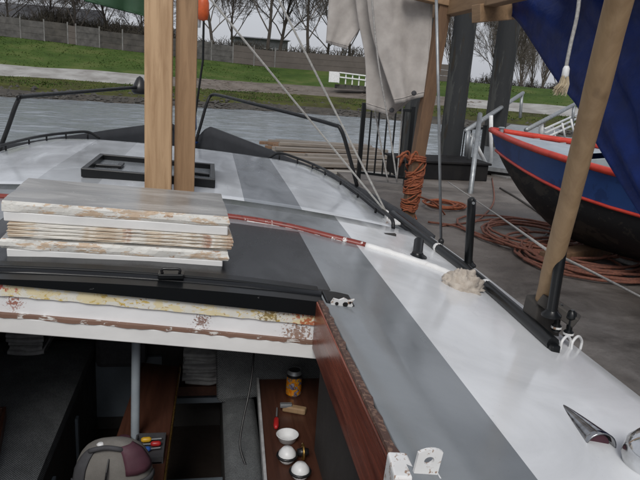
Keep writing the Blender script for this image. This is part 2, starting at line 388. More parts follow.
WX0, WX1, WY0, WY1, WNX, WNY = -24.0, 26.0, 6.4, 46.0, 230, 330
def wave(u, v):
    x, y = lerp(WX0, WX1, u), lerp(WY0, WY1, v); e = min(1, min(u, 1-u, v, 1-v)*40)
    h = .040*noise.noise(Vector((x*.75+y*.25, y*1.7, 1)))+.022*noise.noise(Vector((x*1.9, y*3.7, 7)))+.03*noise.noise(Vector((x*.2, y*.45, 3)))
    return (x, y, WZ+e*h)
mb.grid(wave, WNX, WNY)
mb.add([(-900,-300,WZ),(900,-300,WZ),(900,WY0,WZ),(-900,WY0,WZ),(-900,WY1,WZ),(WX0,WY0,WZ),(WX0,WY1,WZ),(WX1,WY0,WZ),(900,WY1,WZ),(WX1,WY1,WZ),(900,900,WZ),(-900,900,WZ)],
    [(0,1,2,7,5,3), (3,5,6,4), (7,2,8,9), (4,6,9,8,10,11)])
tag(mb.build('water', M['water'], smooth=True), kind='structure')
# quay slabs
QZ = -.5
quay = MB().hexa([(1.95,-4,-2.4),(14,-4,-2.4),(14,9.9,-2.4),(1.95,9.9,-2.4),(1.95,-4,QZ),(14,-4,QZ),(14,9.9,QZ),(1.95,9.9,QZ)]).build('quay', M['quay'])
tag(quay, kind='structure')
# shore stones
mb = MB()
for k in range(1500):
    x = rnd.uniform(-45, 26); d = abs(rnd.gauss(.4, .75)); p = bank_pt(x, d); s = rnd.uniform(.06, .26)
    q = Matrix.Rotation(rnd.uniform(0, 6), 3, 'Z')
    vv = [q@Vector((a*s*rnd.uniform(.6, 1.3), b_*s*rnd.uniform(.6, 1.2), c*s*rnd.uniform(.4, .8)))+p for a, b_, c in ((1,0,0),(-1,0,0),(0,1,0),(0,-1,0),(0,0,1),(0,0,-1))]
    mb.add(vv, [(0,2,4),(2,1,4),(1,3,4),(3,0,4),(2,0,5),(1,2,5),(3,1,5),(0,3,5)])
tag(mb.build('shore_stones', M['rock']), 'dark wet stones scattered along the far waterline', 'stones', kind='stuff')
mb = MB()
for k in range(500):
    x = rnd.uniform(-2, 16); d = rnd.uniform(6.5, 12); p = bank_pt(x, d); s = rnd.uniform(.05, .2)
    vv = [Vector((a*s*rnd.uniform(.6, 1.8), b_*s*rnd.uniform(.6, 1.2), c*s*rnd.uniform(.3, .7)))+p for a, b_, c in ((1,0,0),(-1,0,0),(0,1,0),(0,-1,0),(0,0,1),(0,0,-1))]
    mb.add(vv, [(0,2,4),(2,1,4),(1,3,4),(3,0,4),(2,0,5),(1,2,5),(3,1,5),(0,3,5)])
tag(mb.build('rubble', M['rubble']), 'brown rubble strewn over the track on the far bank', 'rubble', kind='stuff')
# grass tufts on the slope, for a rough outline
mb = MB()
for k in range(16000):
    x = rnd.uniform(-34, 22); d = rnd.choice((rnd.uniform(2.2, 7), rnd.uniform(11, 23))); p = bank_pt(x, d); h = rnd.uniform(.03, .11); w = rnd.uniform(.03, .09); a = rnd.uniform(0, 3.1)
    dx, dy = math.cos(a)*w, math.sin(a)*w
    mb.add([p+Vector((-dx,-dy,-.03)), p+Vector((dx,dy,-.03)), p+Vector((rnd.uniform(-.1,.1), rnd.uniform(-.1,.1), h))], [(0,1,2)])
tag(mb.build('grass_tufts', M['bank']), 'rough green grass growing on the far dike', 'grass', kind='stuff')
# ------------------------------------------------------------------ far fence, buildings, railing
fx = [-40+2.15*i for i in range(26)]
fpts = [bank_pt(x, 22.2) for x in fx]
fr = thing('boundary_fence', 'long grey-brown panel fence with concrete posts along the dike crest', 'fence', fpts[0])
for k, p in enumerate(fpts):
    part(MB().box((p.x, p.y, p.z+.95), (.11, .11, 2.1)), 'post', M['concrete'], fr)
    if k < len(fpts)-1:
        a, b_ = p, fpts[k+1]; e = (b_-a).normalized()*.06
        h = rnd.uniform(1.62, 1.84); fmat = rnd.choice(('fence_panel', 'fence_panel', 'wall_dark', 'fence_grey'))
        for q in range(3):
            lo_, hi_ = q*h/3+.02, (q+1)*h/3
            part(MB().hexa([a+e+Vector((0,-.03,lo_)), b_-e+Vector((0,-.03,lo_)), b_-e+Vector((0,.03,lo_)), a+e+Vector((0,.03,lo_)), a+e+Vector((0,-.03,hi_)), b_-e+Vector((0,-.03,hi_)), b_-e+Vector((0,.03,hi_)), a+e+Vector((0,.03,hi_))]), 'panel', M[fmat], fr)
def house(name, label, x0, x1, y, z0, h, roof_h, depth, wm, rm, nwin):
    t_ = thing(name, label, 'building', ((x0+x1)/2, y, z0))
    part(MB().box(((x0+x1)/2, y+depth/2, z0+h/2), (x1-x0, depth, h)), 'wall', wm, t_)
    e = .4
    part(MB().add([(x0-e,y-e,z0+h+.01),(x1+e,y-e,z0+h+.01),(x1+e,y+depth+e,z0+h+.01),(x0-e,y+depth+e,z0+h+.01),(x0-e,y+depth/2,z0+h+roof_h),(x1+e,y+depth/2,z0+h+roof_h)],
        [(0,1,5,4),(2,3,4,5),(0,4,3),(1,2,5),(3,2,1,0)]), 'roof', rm, t_)
    for k in range(nwin):
        cx = lerp(x0, x1, (k+.5)/nwin)
        w_ = part(MB().box((cx, y-.02, z0+h*.6), (1.5, .08, 1.1)), 'window', M['white_paint'], t_)
        part(MB().box((cx, y-.07, z0+h*.6), (1.3, .04, .9)), 'pane', M['glass_dark'], w_)
    return t_
house('storage_shed', 'long low shed with pale roof behind the fence, at the left', -27, -12.5, 76, 2.0, 2.6, 1.9, 8, M['wall_dark'], M['roof_pale'], 5)
house('storage_shed', 'smaller brown shed with pale roof behind the fence, beside the green tarp', -11.5, -2.5, 80, 1.6, 2.4, 1.3, 8, M['wall_dark'], M['roof_pale'], 3)
house('flat_office', 'grey boxy building behind the fence, between the two white stays', 3.5, 11, 92, 1.0, 4.3, .4, 9, M['wall_grey'], M['roof_pale'], 4)
# white railing on the bank
rl = thing('bridge_railing', 'small white railing with solid end panel on the far dike', 'railing', (11.633, 52.000, 0.468))
A, B = Vector((10.705, 52.000, 0.410)), Vector((13.534, 52.000, 0.264))
part(MB().box(Vector((10.257, 52.000, 0.781)), (.85, .12, .85)), 'end_panel', M['white_paint'], rl)
for f in (.95, .5): part(MB().bar(A+Vector((0,0,f*.8)), B+Vector((0,0,f*.8)), .09, .1), 'rail', M['white_paint'], rl)
for k in range(6): p = A.lerp(B, k/5); part(MB().box(p+Vector((0,.1,.35)), (.09, .09, .9)), 'post', M['white_paint'], rl)
part(MB().box((A+B)/2+Vector((0,.8,-.30)), (3.0, 1.0, .34)), 'culvert', M['rock'], rl)
# ------------------------------------------------------------------ bare trees
def tree_mesh(seed, h, spread, levels, first, up, nbs=None):
    r = random.Random(seed); tr = MB(); cr = MB()
    def grow(p, d, L, rad, lev):
        n = 6 if lev == 0 else 4 if lev < 3 else 2
        pts = [p]; dd = d.copy(); q = p.copy(); wob = .07 if lev == 0 else .12
        for k in range(n):
            dd = (dd+Vector((r.gauss(0,wob), r.gauss(0,wob), r.gauss(up*.06,.05)))).normalized(); q = q+dd*L/n; pts.append(q.copy())
        rr = [lerp(rad, rad*(.3 if lev == 0 else .5), k/n) for k in range(n+1)]
        (tr if lev == 0 else cr).tube(pts, rr, 6 if lev == 0 else 3, cap=False)
        if lev >= levels: return
        nb = (nbs or [16, 8, 7, 5])[lev]+r.randint(0, 2)
        for k in range(nb):
            f = lerp(first, 1.0, (k+r.random())/nb) if lev == 0 else r.uniform(.2, 1.0)
            f = min(f, .999); i = min(int(f*n), n-1); s = pts[i].lerp(pts[i+1], f*n-i)
            dl = (pts[i+1]-pts[i]).normalized(); a = k*2.4+r.uniform(-.5, .5)
            ang = r.uniform(.55, .95)*spread if lev == 0 else r.uniform(.35, .8)*spread
            o = Matrix.Rotation(a, 3, dl)@dl.orthogonal().normalized()
            nd = (dl*math.cos(ang)+o*math.sin(ang)+Vector((0,0,up*.15))).normalized()
            LL = L*(r.uniform(.42, .55)*(1.15-.6*(f-first)/(1-first)) if lev == 0 else r.uniform(.38, .6))
            grow(s, nd, LL, max(rad*(1-.65*f)*.5, .016), lev+1)
    grow(Vector((0,0,-.3)), Vector((r.gauss(0,.03), r.gauss(0,.03), 1)).normalized(), h, h*.016, 0)
    return tr, cr
tmesh = []
for i, (sd_, h, sp, lv, fi, up) in enumerate(((3, 13, .95, 4, .22, .6), (11, 11, 1.15, 4, .10, .3), (23, 15, .80, 4, .25, .9), (31, 13, .42, 3, .12, 1.2), (47, 14, .36, 3, .10, 1.3), (53, 12, .5, 3, .18, 1.0))):
    tr, cr = tree_mesh(sd_, h, sp, lv, fi, up, [26, 6, 5] if lv == 3 else None)
    me = []
    for b_, nm, mt in ((tr, 'trunk', M['bark']), (cr, 'crown', M['twig'])):
        k = bpy.data.meshes.new(nm); k.from_pydata(b_.v, [], b_.f); k.materials.append(mt); me.append(k)
    tmesh.append(me)
def tree(v, loc, s, rz, label, name='bare_tree', group=None):
    o = thing(name, label, 'tree', loc, group); o.rotation_euler.z = rz; o.scale = (s, s, s)
    for k, nm in ((0, 'trunk'), (1, 'crown')):
        c = bpy.data.objects.new(nm, tmesh[v][k]); C.objects.link(c); c.parent = o
def gz(x, y):       # height of the terrain far behind the crest
    return bank_pt(x, 40).z-.1
G1 = 'bare trees behind the fence'
for v, px, Yv, s, lab in (
    (1, -13.6, 71, .92, 'bare spreading tree with low branches behind the fence, left of the green tarp'),
    (1, -20.5, 73, .8, 'bare tree at the left edge of the view, behind the fence'),
    (1, -17.6, 79, .9, 'bare tree in front of the long pale-roofed shed, second from the left'),
    (0, 0.6, 72, .95, 'bare tree just right of the twin timber posts, behind the fence'),
    (2, 6.4, 73, .95, 'tall bare tree right beside the first white stay, behind the fence'),
    (0, 8.2, 77, 1.1, 'tall bare tree left of the second white stay, behind the fence'),
    (2, 11.6, 75, .9, 'bare tree left of the hanging canvas, behind the fence'),
    (0, 14.6, 80, 1.0, 'bare tree at the left edge of the hanging canvas'),
    (2, 18.6, 84, .95, 'slim bare tree hidden partly by the hanging canvas'),
    (1, -8.0, 82, .8, 'thin bare tree behind the green tarp'),
    (1, -23.5, 77, .95, 'bare tree whose branches cross the upper left corner of the view'),
    (0, -10.8, 76, .85, 'bare tree between the two sheds, half behind the green tarp'),
    (2, 3.2, 88, .8, 'distant bare tree behind the grey boxy building')):
    tree(v, (px, Yv, gz(px, Yv)), s, rnd.uniform(0, 6), lab, group=G1)
for v, px, Yv, s, lab in (
    (0, 33.6, 72, .78, 'big bare tree between the two dark piles'),
    (2, 30.4, 78, .62, 'smaller bare tree left of the big one between the dark piles')):
    tree(v, (px, Yv, -.3), s, rnd.uniform(0, 6), lab)
for k, (px, s) in enumerate(((38.2, .72), (40.3, .80), (42.6, .74), (44.6, .70), (46.4, .60), (48.6, .62), (50.4, .52), (52.6, .55), (54.8, .50), (57, .52), (59.5, .5), (62, .5), (36.2, .6), (37.3, .66), (39.4, .62), (41.5, .7), (43.7, .6), (47.5, .55), (51.5, .5), (55.8, .46))):
    tree(3+k % 3, (px, 84-abs(k-4)*.8, -.5), s, rnd.uniform(0, 6), 'slender bare poplar in the far row left of the blue tarp', 'poplar_tree', 'far poplar row')
# tangled winter hedge behind fence
def hedge(name, x0, x1, y, z0, h, n, label, seed):
    r = random.Random(seed); b_ = MB()
    for k in range(n):
        x = r.uniform(x0, x1); hh = h*(.55+.45*noise.noise(Vector((x*.22, seed, 0)))+.2)
        p = Vector((x, y+r.uniform(-1.5, 1.5), z0)); L = hh*r.uniform(.4, 1); q = p+Vector((r.gauss(0,.5), r.gauss(0,.4), L))
        b_.tube([p, p.lerp(q, .5)+Vector((r.gauss(0,.15), 0, 0)), q], [.05, .04, .02], 3, cap=False)
        for c in range(4):
            s = p.lerp(q, r.uniform(.2, 1)); b_.tube([s, s+Vector((r.gauss(0,.4), r.gauss(0,.3), r.uniform(.1,.7)))], [.03, .012], 3, cap=False)
    tag(b_.build(name, M['hedge']), label, 'hedge', kind='stuff')
hedge('winter_hedge', -42, -3, 73.5, 1.3, 5.2, 5200, 'tall tangled leafless thicket behind the left half of the fence', 9)
hedge('winter_hedge', -40, 19, 70, 1.1, 3.6, 3600, 'tangled leafless hedge behind the long fence', 3)
hedge('winter_hedge', 22, 75, 92, -.8, 4.2, 2600, 'hazy leafless undergrowth beneath the far poplar row', 5)
# ------------------------------------------------------------------ sailing boat
def zd(x): return -.065*(x-.6)-.05*(x*x-.36)
boat = thing('sailing_boat', 'sailing boat under repair with grey and white striped deck and open companionway', 'boat', (0, 0, 0))
HB = [(-2, 1.46), (0, 1.53), (1.5, 1.565), (2.9, 1.6), (4.1, 1.56), (4.8, 1.48), (5.3, 1.38), (5.8, 1.14), (6.4, .75), (7.0, .22), (7.22, .02)]
def hb(y): return table(HB, y)
YC = 3.52        # crease where the raised deck starts
TB = [(YC, 1.36), (4.4, 1.35), (5.1, 1.31), (5.5, 1.22), (5.75, 1.08), (5.9, .9)]
def tb(y): return table(TB, y)
def front(x): return 5.93-.16*max(0, 1-(x/.8)**2)       # front edge of raised deck
# aft deck around the opening, one sheet
OX, OY = .602, 2.03
ym = [-2+.25*i for i in range(16)]+[OY, 2.09, 2.2, 2.4, 2.6, 2.8, 2.94, 3.05, 3.2, 3.36, YC]
def xcols(y):
    b1 = OX if y < 2.05 else .645; b2 = .885+.02*(y-1); h_ = hb(y)
    r = [b1, .76, b2, 1.04, 1.18, 1.32, h_-.08, h_-.025, h_]
    return [-k for k in reversed(r)]+[-.35, 0, .35]+r
NX = 20
def mid_fn(i, j):
    y = ym[int(round(i*(len(ym)-1)))]; k = int(round(j*NX)); x = xcols(y)[k]; return Vector((x, y, zd(x)-(.012 if k in (0, NX) else 0)))
mb = MB()
for i in range(len(ym)):
    for k in range(NX+1): mb.v.append(tuple(mid_fn(i/(len(ym)-1), k/NX)))
for i in range(len(ym)-1):
    for k in range(NX):
        if 8 <= k < 12:
            if ym[i] < OY-.001: continue
            mt = 2 if ym[i] < 2.93 else 1
        else: mt = 1 if k in (6, 7, 12, 13) else 0
        q = i*(NX+1)+k; mb.f.append((q, q+1, q+NX+2, q+NX+1)); mb.m.append(mt)
part(mb, 'coachroof_deck', [M['deck_white'], M['deck_grey'], M['deck_black']], boat, smooth=True, solid=.02)
# raised foredeck with rounded front
NY = 22
fx_ = [-1, -.97, -.85, -.75, -.41, -.2, 0, .2, .41, .75, .85, .97, 1]
def fore_pt(yy, k):
    c = fx_[k]; e = tb(yy)
    x = c*e if abs(c) > .8 else (c if abs(c) < .5 else math.copysign(min(.75, e*.8), c))
    if abs(c) < .5: x = math.copysign(min(abs(c), e*.6), c)
    return x
def fore_fn(i, j):
    yy = lerp(YC+.012, 5.9, i); k = int(round(j*(len(fx_)-1))); x = fore_pt(yy, k)
    if i > .8: yy = lerp(yy, lerp(YC, front(x), i), (i-.8)/.2)
    z = zd(x)+.001+.011*min(1, i*5)-(.03 if k in (0, len(fx_)-1) else 0)-.035*max(0, (i-.9)/.1)**2
    return Vector((x, yy, z))
def fore_mat(i, j):
    k = int(round(j*(len(fx_)-1)))
    return 1 if k == 8 else 2 if k == 3 else 0
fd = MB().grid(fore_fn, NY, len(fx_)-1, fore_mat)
part(fd, 'foredeck', [M['fore_white_dimmed'], M['fore_grey'], M['deck_light']], boat, smooth=True, solid=.006)
# skirt below the raised deck
mb = MB(); ring = [fore_fn(i/NY, 0) for i in range(NY+1)]+[fore_fn(1, j/12) for j in range(1, 13)]+[fore_fn(1-i/NY, 1) for i in range(1, NY+1)]
mb.grid(lambda u, v: ring[int(round(u*(len(ring)-1)))]-Vector((0, 0, .004+.2*v)), len(ring)-1, 1)
part(mb, 'deck_skirt', M['white_edge'], boat, smooth=True, solid=.01)
# lower bow deck + side decks + hull + bulwark
yh = [YC-.02, 4, 4.5, 5, 5.4, 5.8, 6.2, 6.5, 6.7, 6.85, 7.0, 7.12, 7.22]
mb = MB().grid(lambda u, v: (lambda y, s: Vector((s*hb(y), y, -.15-.05*s*hb(y))))(yh[int(round(u*12))], v*2-1), 12, 4)
part(mb, 'bow_deck', M['deck_grey'], boat, smooth=True)
yl = [-2, 0, 1.5, 2.9, 4.1, 5, 5.6, 6.2, 6.6, 7.0, 7.12, 7.22]
for sg in (1, -1):
    def hull_fn(u, v):
        y = yl[int(round(u*11))]; x = sg*hb(y); zt = zd(x)-.02 if y < 3.5 else -.17-.05*x
        return Vector((x*lerp(1, .72, v*v), y-.5*v*v*(y/7), lerp(zt, -2.0, v)))
    part(MB().grid(hull_fn, 11, 6, flip=sg < 0), 'hull_side', M['hull'], boat, smooth=True)
    ZT = [(3.5, -.05), (4, -.03), (5.4, -.02), (5.9, .01), (6.4, .065), (7.0, .155), (7.03, .15), (7.2, -.05)]
    yb = [YC+.02, 4, 4.5, 5, 5.4, 5.8, 6.1, 6.4, 6.6, 6.75, 6.9, 7.0, 7.06, 7.2]
    def bul_fn(u, v):
        y = yb[int(round(u*13))]; x = sg*hb(y); return Vector((x*lerp(.985, 1.0, v), y, lerp(-.17-.05*x, table(ZT, y)-.065*x, v)))
    part(MB().grid(bul_fn, 13, 3, flip=sg > 0), 'bulwark', M['bulwark'], boat, smooth=True, solid=.025)
# pulpit halves
pr_ = boat
def pul(pts, nm='pulpit'): return part(MB().tube(spline(pts, 6), .0165, 10), nm, M['black_tube'], boat, smooth=True)
pul([(1.426, 5.000, -0.112), (1.337, 5.000, 0.143), (1.255, 5.000, 0.342), (1.188, 5.100, 0.378), (0.908, 5.600, 0.419), (0.588, 6.200, 0.457), (0.330, 6.800, 0.484), (0.227, 7.000, 0.480), (0.175, 7.000, 0.392), (0.115, 7.000, 0.164), (0.064, 7.000, -0.022)])
pul([(-1.366, 5.000, -0.014), (-1.268, 5.000, 0.229), (-1.188, 5.000, 0.430), (-1.144, 5.050, 0.463), (-0.922, 5.900, 0.480), (-0.474, 6.800, 0.526), (-0.319, 7.000, 0.520), (-0.257, 7.000, 0.420), (-0.193, 7.000, 0.084)])
part(MB().lathe([(.001,.13),(.03,.11),(.07,.03),(.085,-.03),(.06,-.05)], (-0.499, 6.750, 0.506), 12), 'rail_cover', M['plastic_black'], boat, smooth=True)
# grab rails on the raised deck edge
def grab(sgn):
    ys_ = [3.55, 3.9, 4.4, 4.9, 5.3, 5.55, 5.75, 5.88]
    pts = [Vector((sgn*(tb(y)-.06), y, zd(sgn*(tb(y)-.06))+.06)) for y in ys_]
    pts = [pts[0]-Vector((0,.06,.05))]+pts+[pts[-1]+Vector((-.1*sgn,.03,-.055))]
    r_ = part(MB().tube(spline(pts, 5), .012, 8), 'grab_rail', M['black_tube'], boat, smooth=True)
    for p in pts[2:-1:1]:
        part(MB().tube([p-Vector((0,0,.062)), p], .008, 6), 'rail_foot', M['black_tube'], r_, smooth=True)
grab(1); grab(-1)
# black gunwale rail, starboard aft, and posts on it
gp = [(1.424, 3.922, -0.107), (1.439, 3.225, -0.110), (1.452, 2.689, -0.113), (1.430, 2.224, -0.108), (1.402, 1.841, -0.102)]
rail_ = MB()
gs = spline(gp, 5)
rail_.grid(lambda u, v: (lambda c, a: c+Vector((math.cos(a)*.024, 0, math.sin(a)*.026)))(gs[int(round(u*(len(gs)-1)))], v*6.2832), len(gs)-1, 10)
rail_.add([gs[-1]+Vector((math.cos(a*.6283)*.024, 0, math.sin(a*.6283)*.026)) for a in range(10)], [tuple(range(10))])
gr = part(rail_, 'gunwale_rail', M['black_paint'], boat, smooth=True)
mir = MB().tube([(-p.x, p.y, zd(-p.x)+.03) for p in gs], .024, 8); part(mir, 'gunwale_rail', M['black_paint'], boat, smooth=True)
e = Vector(gp[-1]); part(MB().box(e+Vector((.0,-.005,-.035)), (.035, .04, .075)), 'rail_end_foot', M['black_paint'], gr, bevel=.006)
part(MB().box(e+Vector((-.01,-.01,-.076)), (.09, .09, .008)), 'foot_plate', M['old_white'], gr, bevel=.003)
for p in (gs[6], gs[12]):
    part(MB().lathe([(.0255,-.014),(.0275,-.008),(.0275,.008),(.0255,.014)], p, 12, (0,1,.03)), 'paint_blob', M['old_white'], gr, smooth=True)
def stanchion(foot, top, r=.02):
    f, t_ = Vector(foot), Vector(top); d = (t_-f).normalized()
    s = part(MB().tube([f, f.lerp(t_, .5), t_-d*.01, t_], [r, r, r, r*.6], 12), 'stanchion', M['black_paint'], boat, smooth='auto')
    part(MB().tube([t_+Vector((0,-r*1.02,-.02)), t_+Vector((0,-r*1.3,-.02))], .007, 8), 'eyelet', M['steel'], s)
    part(MB().lathe([(r*1.9,0),(r*1.9,.008),(r*1.2,.02),(r*1.05,.03)], f, 14), 'flange', M['black_paint'], s, smooth='auto')
stanchion((1.519, 2.865, -0.137), (1.454, 2.780, 0.232), .021)
stanchion((1.433, 1.930, -0.033), (1.410, 1.900, 0.260), .019)
stanchion((1.245, 2.875, -0.101), (1.298, 3.020, -0.046), .026)
# chainplate and rigging screws under the pole foot
cb = part(MB().bar((1.436, 2.020, 0.007), (1.541, 1.930, -0.057), .055, .045), 'chainplate_block', M['pallet_dark'], boat, bevel=.006)
for q in ((1.488, 1.970, -0.057), (1.514, 1.930, -0.065)):
    p = Vector(q); s_ = part(MB().lathe([(.008,-.055),(.017,-.05),(.019,-.03),(.011,-.022),(.011,.018),(.019,.026),(.017,.045),(.007,.055)], p, 12), 'rigging_screw', M['black_paint'], boat, smooth='auto')
    part(MB().lathe([(.0195,-.004),(.0195,.004)], p+Vector((0,0,-.036)), 12), 'collar', M['old_white'], s_)
# white U bolts at the deck edge
for a, b_ in (((1.453, 1.869, -0.143), (1.510, 1.902, -0.155)), ((1.514, 1.896, -0.156), (1.575, 1.931, -0.169))):
    a, b_ = Vector(a), Vector(b_); up = Vector((0,0,.045))
    part(MB().tube(spline([a, a+up*.8, (a+b_)/2+up*1.25, b_+up*.8, b_], 5), .0052, 8), 'u_bolt', M['white_paint'], boat, smooth=True)
# chainplate with the two stays
cp = Vector((1.330, 3.756, -0.118)); pl = part(MB().box(cp+Vector((0,0,.03)), (.012, .05, .08)), 'chainplate', M['old_white'], boat, bevel=.003)
part(MB().box(cp+Vector((.02,-.05,.008)), (.09, .12, .016)), 'chainplate_base', M['old_white'], boat, bevel=.004)
for q in ((0.168, 3.450, 1.090), (0.541, 3.600, 1.135)):
    d = Vector(q)-cp; part(MB().tube([cp+Vector((0,0,.05)), cp+d*3.2], .0062, 6), 'stay', M['wire'], boat)
# clamshell ventilator
tip = Vector((1.176, 1.407, -0.089)); mo = Vector((1.157, 1.198, -0.085)); ax_ = (mo-tip); L = ax_.length; ax_.normalize(); sx = ax_.cross(Vector((0,0,1))).normalized()
def shell(u, v, o=0):
    rr = (.003+.036*u**.85)-o; a = v*math.pi; return tip+ax_*L*u+sx*math.cos(a)*rr+Vector((0,0,math.sin(a)*rr*1.0+.003))
vt = part(MB().grid(shell, 12, 14), 'clamshell_vent', M['dark_chrome'], boat, smooth=True, solid=.004)
part(MB().prism([(math.cos(a*.3142)*.030, math.sin(a*.3142)*.030) for a in range(11)], lambda p: tip+ax_*L*.90+sx*p[0]+Vector((0,0,p[1]+.002)), lambda p: tip+ax_*L*.93+sx*p[0]+Vector((0,0,p[1]+.002))), 'vent_throat', M['maroon'], vt)
# dome vent at the frame edge
dc = Vector((1.237, 1.121, -0.100)); dv = part(MB().lathe([(.058,0),(.058,.012),(.064,.016),(.068,.040),(.061,.072),(.042,.096),(.016,.107),(.001,.108)], dc, 24), 'dome_vent', M['chrome'], boat, smooth=True)
part(MB().lathe([(.07,-.002),(.07,.006),(.062,.010)], dc, 24), 'dome_flange', M['white_paint'], dv, smooth='auto')
# eye plate by the coaming
ep = Vector((0.634, 1.017, -0.004)); mb = MB(); N = 24
outer = []; inner = []
for k in range(N):
    a = 2*math.pi*k/N; ca, sa = math.cos(a), math.sin(a)
    ox = max(-.021, min(.021, ca*.030)); oz = .030+(sa*.021 if sa > 0 else max(-.032, sa*.045))
    outer.append((ox, oz)); inner.append((ca*.0085, .031+sa*.007))
for yy in (-.004, .004):
    for pts in (outer, inner):
        for x, z in pts: mb.v.append(tuple(ep+Vector((x*1.2+.006*z/.05, yy-z*.08, z*1.3))))
for k in range(N):
    k2 = (k+1) % N
    for f in ((k, k2, N+k2, N+k), (2*N+k2, 2*N+k, 3*N+k, 3*N+k2), (k2, k, 2*N+k, 2*N+k2), (N+k, N+k2, 3*N+k2, 3*N+k)): mb.f.append(f); mb.m.append(0)
eo = part(mb, 'eye_plate', M['old_white'], boat)
part(MB().box(ep+Vector((0,-.002,.003)), (.062, .03, .006)), 'plate_base', M['white_paint'], eo, bevel=.002)
# companionway beam in layers
def bz(x): return .015-.105*x-.012*x*x
XL, XR = -.66, .598
def layer(y0, y1, t0, t1, x0=XL, x1=XR, n=14, wob=0, seed=0):
    b_ = MB(); r = random.Random(seed); xs_ = [lerp(x0, x1, k/n) for k in range(n+1)]
    sec = []
    for x in xs_:
        w = r.uniform(-wob, wob)
        sec += [Vector((x, y0+w, bz(x)+t0+w)), Vector((x, y1, bz(x)+t0)), Vector((x, y1, bz(x)+t1)), Vector((x, y0+w, bz(x)+t1+w*.5))]
    b_.v = [tuple(p) for p in sec]
    for i in range(n):
        for j in range(4): a, c = i*4+j, i*4+(j+1) % 4; b_.f.append((a, c, c+4, a+4)); b_.m.append(0)
    b_.f += [(3,2,1,0), tuple(n*4+j for j in range(4))]; b_.m += [0, 0]; return b_
bm = part(layer(2.0, 2.05, -.160, -.002), 'companionway_beam', M['beam_white'], boat)
part(layer(1.990, 1.9995, -.042, .0, wob=.0012, seed=1, n=50), 'rusty_strip', M['rust_strip'], bm)
part(layer(1.982, 1.9995, -.112, -.1005, wob=.0022, seed=2, n=60), 'brown_ledge', M['brown_ledge'], bm)
part(layer(1.986, 1.9995, -.166, -.1125, x1=XR-.004), 'lower_batten', M['beam_lower'], bm, bevel=.003)
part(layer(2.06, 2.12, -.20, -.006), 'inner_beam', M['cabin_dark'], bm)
# black hatch rail above it, following the deck
def topbar(y0, y1, x0, x1, bot, top, n=22):
    b_ = MB()
    for k in range(n+1):
        x = lerp(x0, x1, k/n); zb_, zt_ = bot(x), top(x); b_.v += [(x,y0,zb_),(x,y1,zb_),(x,y1,zt_),(x,y0,zt_-.004)]
    for i in range(n):
        for j in range(4): a_, c_ = i*4+j, i*4+(j+1) % 4; b_.f.append((a_, c_, c_+4, a_+4)); b_.m.append(0)
    b_.f += [(3,2,1,0), tuple(n*4+j for j in range(4))]; b_.m += [0, 0]; return b_
hr = part(topbar(1.972, 2.058, XL, .6, lambda x: bz(x)+.0015, lambda x: zd(x)+.006), 'hatch_rail', M['rail_paint'], boat, bevel=.006)
part(topbar(1.945, 2.05, .6035, .705, lambda x: zd(x)+.0015, lambda x: zd(x)+.022-.1*max(0, x-.66), 6), 'rail_end', M['rail_paint'], hr, bevel=.006)
part(topbar(2.062, 2.11, XL, .60, lambda x: zd(x)+.001, lambda x: zd(x)+.020-.02*max(0, x-.3)), 'hatch_coaming', M['rail_paint'], boat, bevel=.01)
hx = .655
mb = MB()
star = [(-.036,-.024),(.030,-.030),(.040,-.012),(.034,.004),(.042,.020),(.022,.014),(.006,.026),(-.010,.016),(-.030,.024),(-.038,.004)]
mb.prism(star, lambda p: Vector((hx+p[0], 1.934-p[1]*.25, zd(hx)+.020+p[1]*.8)), lambda p: Vector((hx+p[0], 1.9435-p[1]*.25, zd(hx)+.020+p[1]*.8)))
wb = part(mb, 'end_bracket', M['old_white'], hr)
for dx, dz_, rr in ((-.018, .0, .006), (.012, -.004, .009), (.028, .004, .004)):
    part(MB().lathe([(rr, 0), (rr, .002)], (hx+dx, 1.9335-dz_*.25, zd(hx)+.020+dz_*.8), 12, (0,-1,0)), 'bolt_hole', M['boat_black'], wb)
# hasp in the middle of the rail
hx2 = .085
hp = part(MB().box((hx2, 2.045, zd(hx2)+.022), (.085, .05, .018)), 'hasp', M['black_paint'], boat, bevel=.004)
part(MB().tube(spline([(hx2-.028,2.03,zd(hx2)+.031),(hx2-.028,2.03,zd(hx2)+.046),(hx2,2.03,zd(hx2)+.0468),(hx2+.028,2.03,zd(hx2)+.046),(hx2+.028,2.03,zd(hx2)+.031)], 4), .005, 8), 'staple', M['plastic_black'], hp, smooth=True)
# mahogany coaming on starboard of the opening
mb = MB()
mb.hexa([(.566,1.06,-.165),(.588,1.06,-.165),(.596,1.985,-.175),(.572,1.985,-.175),(.576,1.06,zd(.58)-.004),(.600,1.06,zd(.58)-.004),(.600,1.985,zd(.6)+.004),(.574,1.985,zd(.6)+.004)])
cm = part(mb, 'coaming', M['mahogany'], boat, bevel=.003)
mb = MB(); r_ = random.Random(4); n = 40
for k in range(n):
    y0, y1 = lerp(1.06, 1.97, k/n), lerp(1.06, 1.97, (k+1)/n)
    w0 = .022+.010*noise.noise(Vector((k*.5, 0, 3))); w1 = .022+.010*noise.noise(Vector(((k+1)*.5, 0, 3)))
    z = zd(.59)+.002
    mb.hexa([(.578,y0,z),(.578+w0,y0,z),(.578+w1,y1,z),(.578,y1,z),(.580,y0,z+.008),(.577+w0,y0,z+.006),(.577+w1,y1,z+.006),(.580,y1,z+.008)])
part(mb, 'worn_top_edge', M['coaming_edge'], cm)
part(MB().hexa([(.560,1.0,-.18),(.612,1.0,-.18),(.612,1.075,-.17),(.563,1.075,-.17),(.566,1.0,.012),(.622,1.0,.006),(.616,1.082,.010),(.575,1.082,.014)]), 'corner_bracket', M['old_white'], boat, bevel=.005)
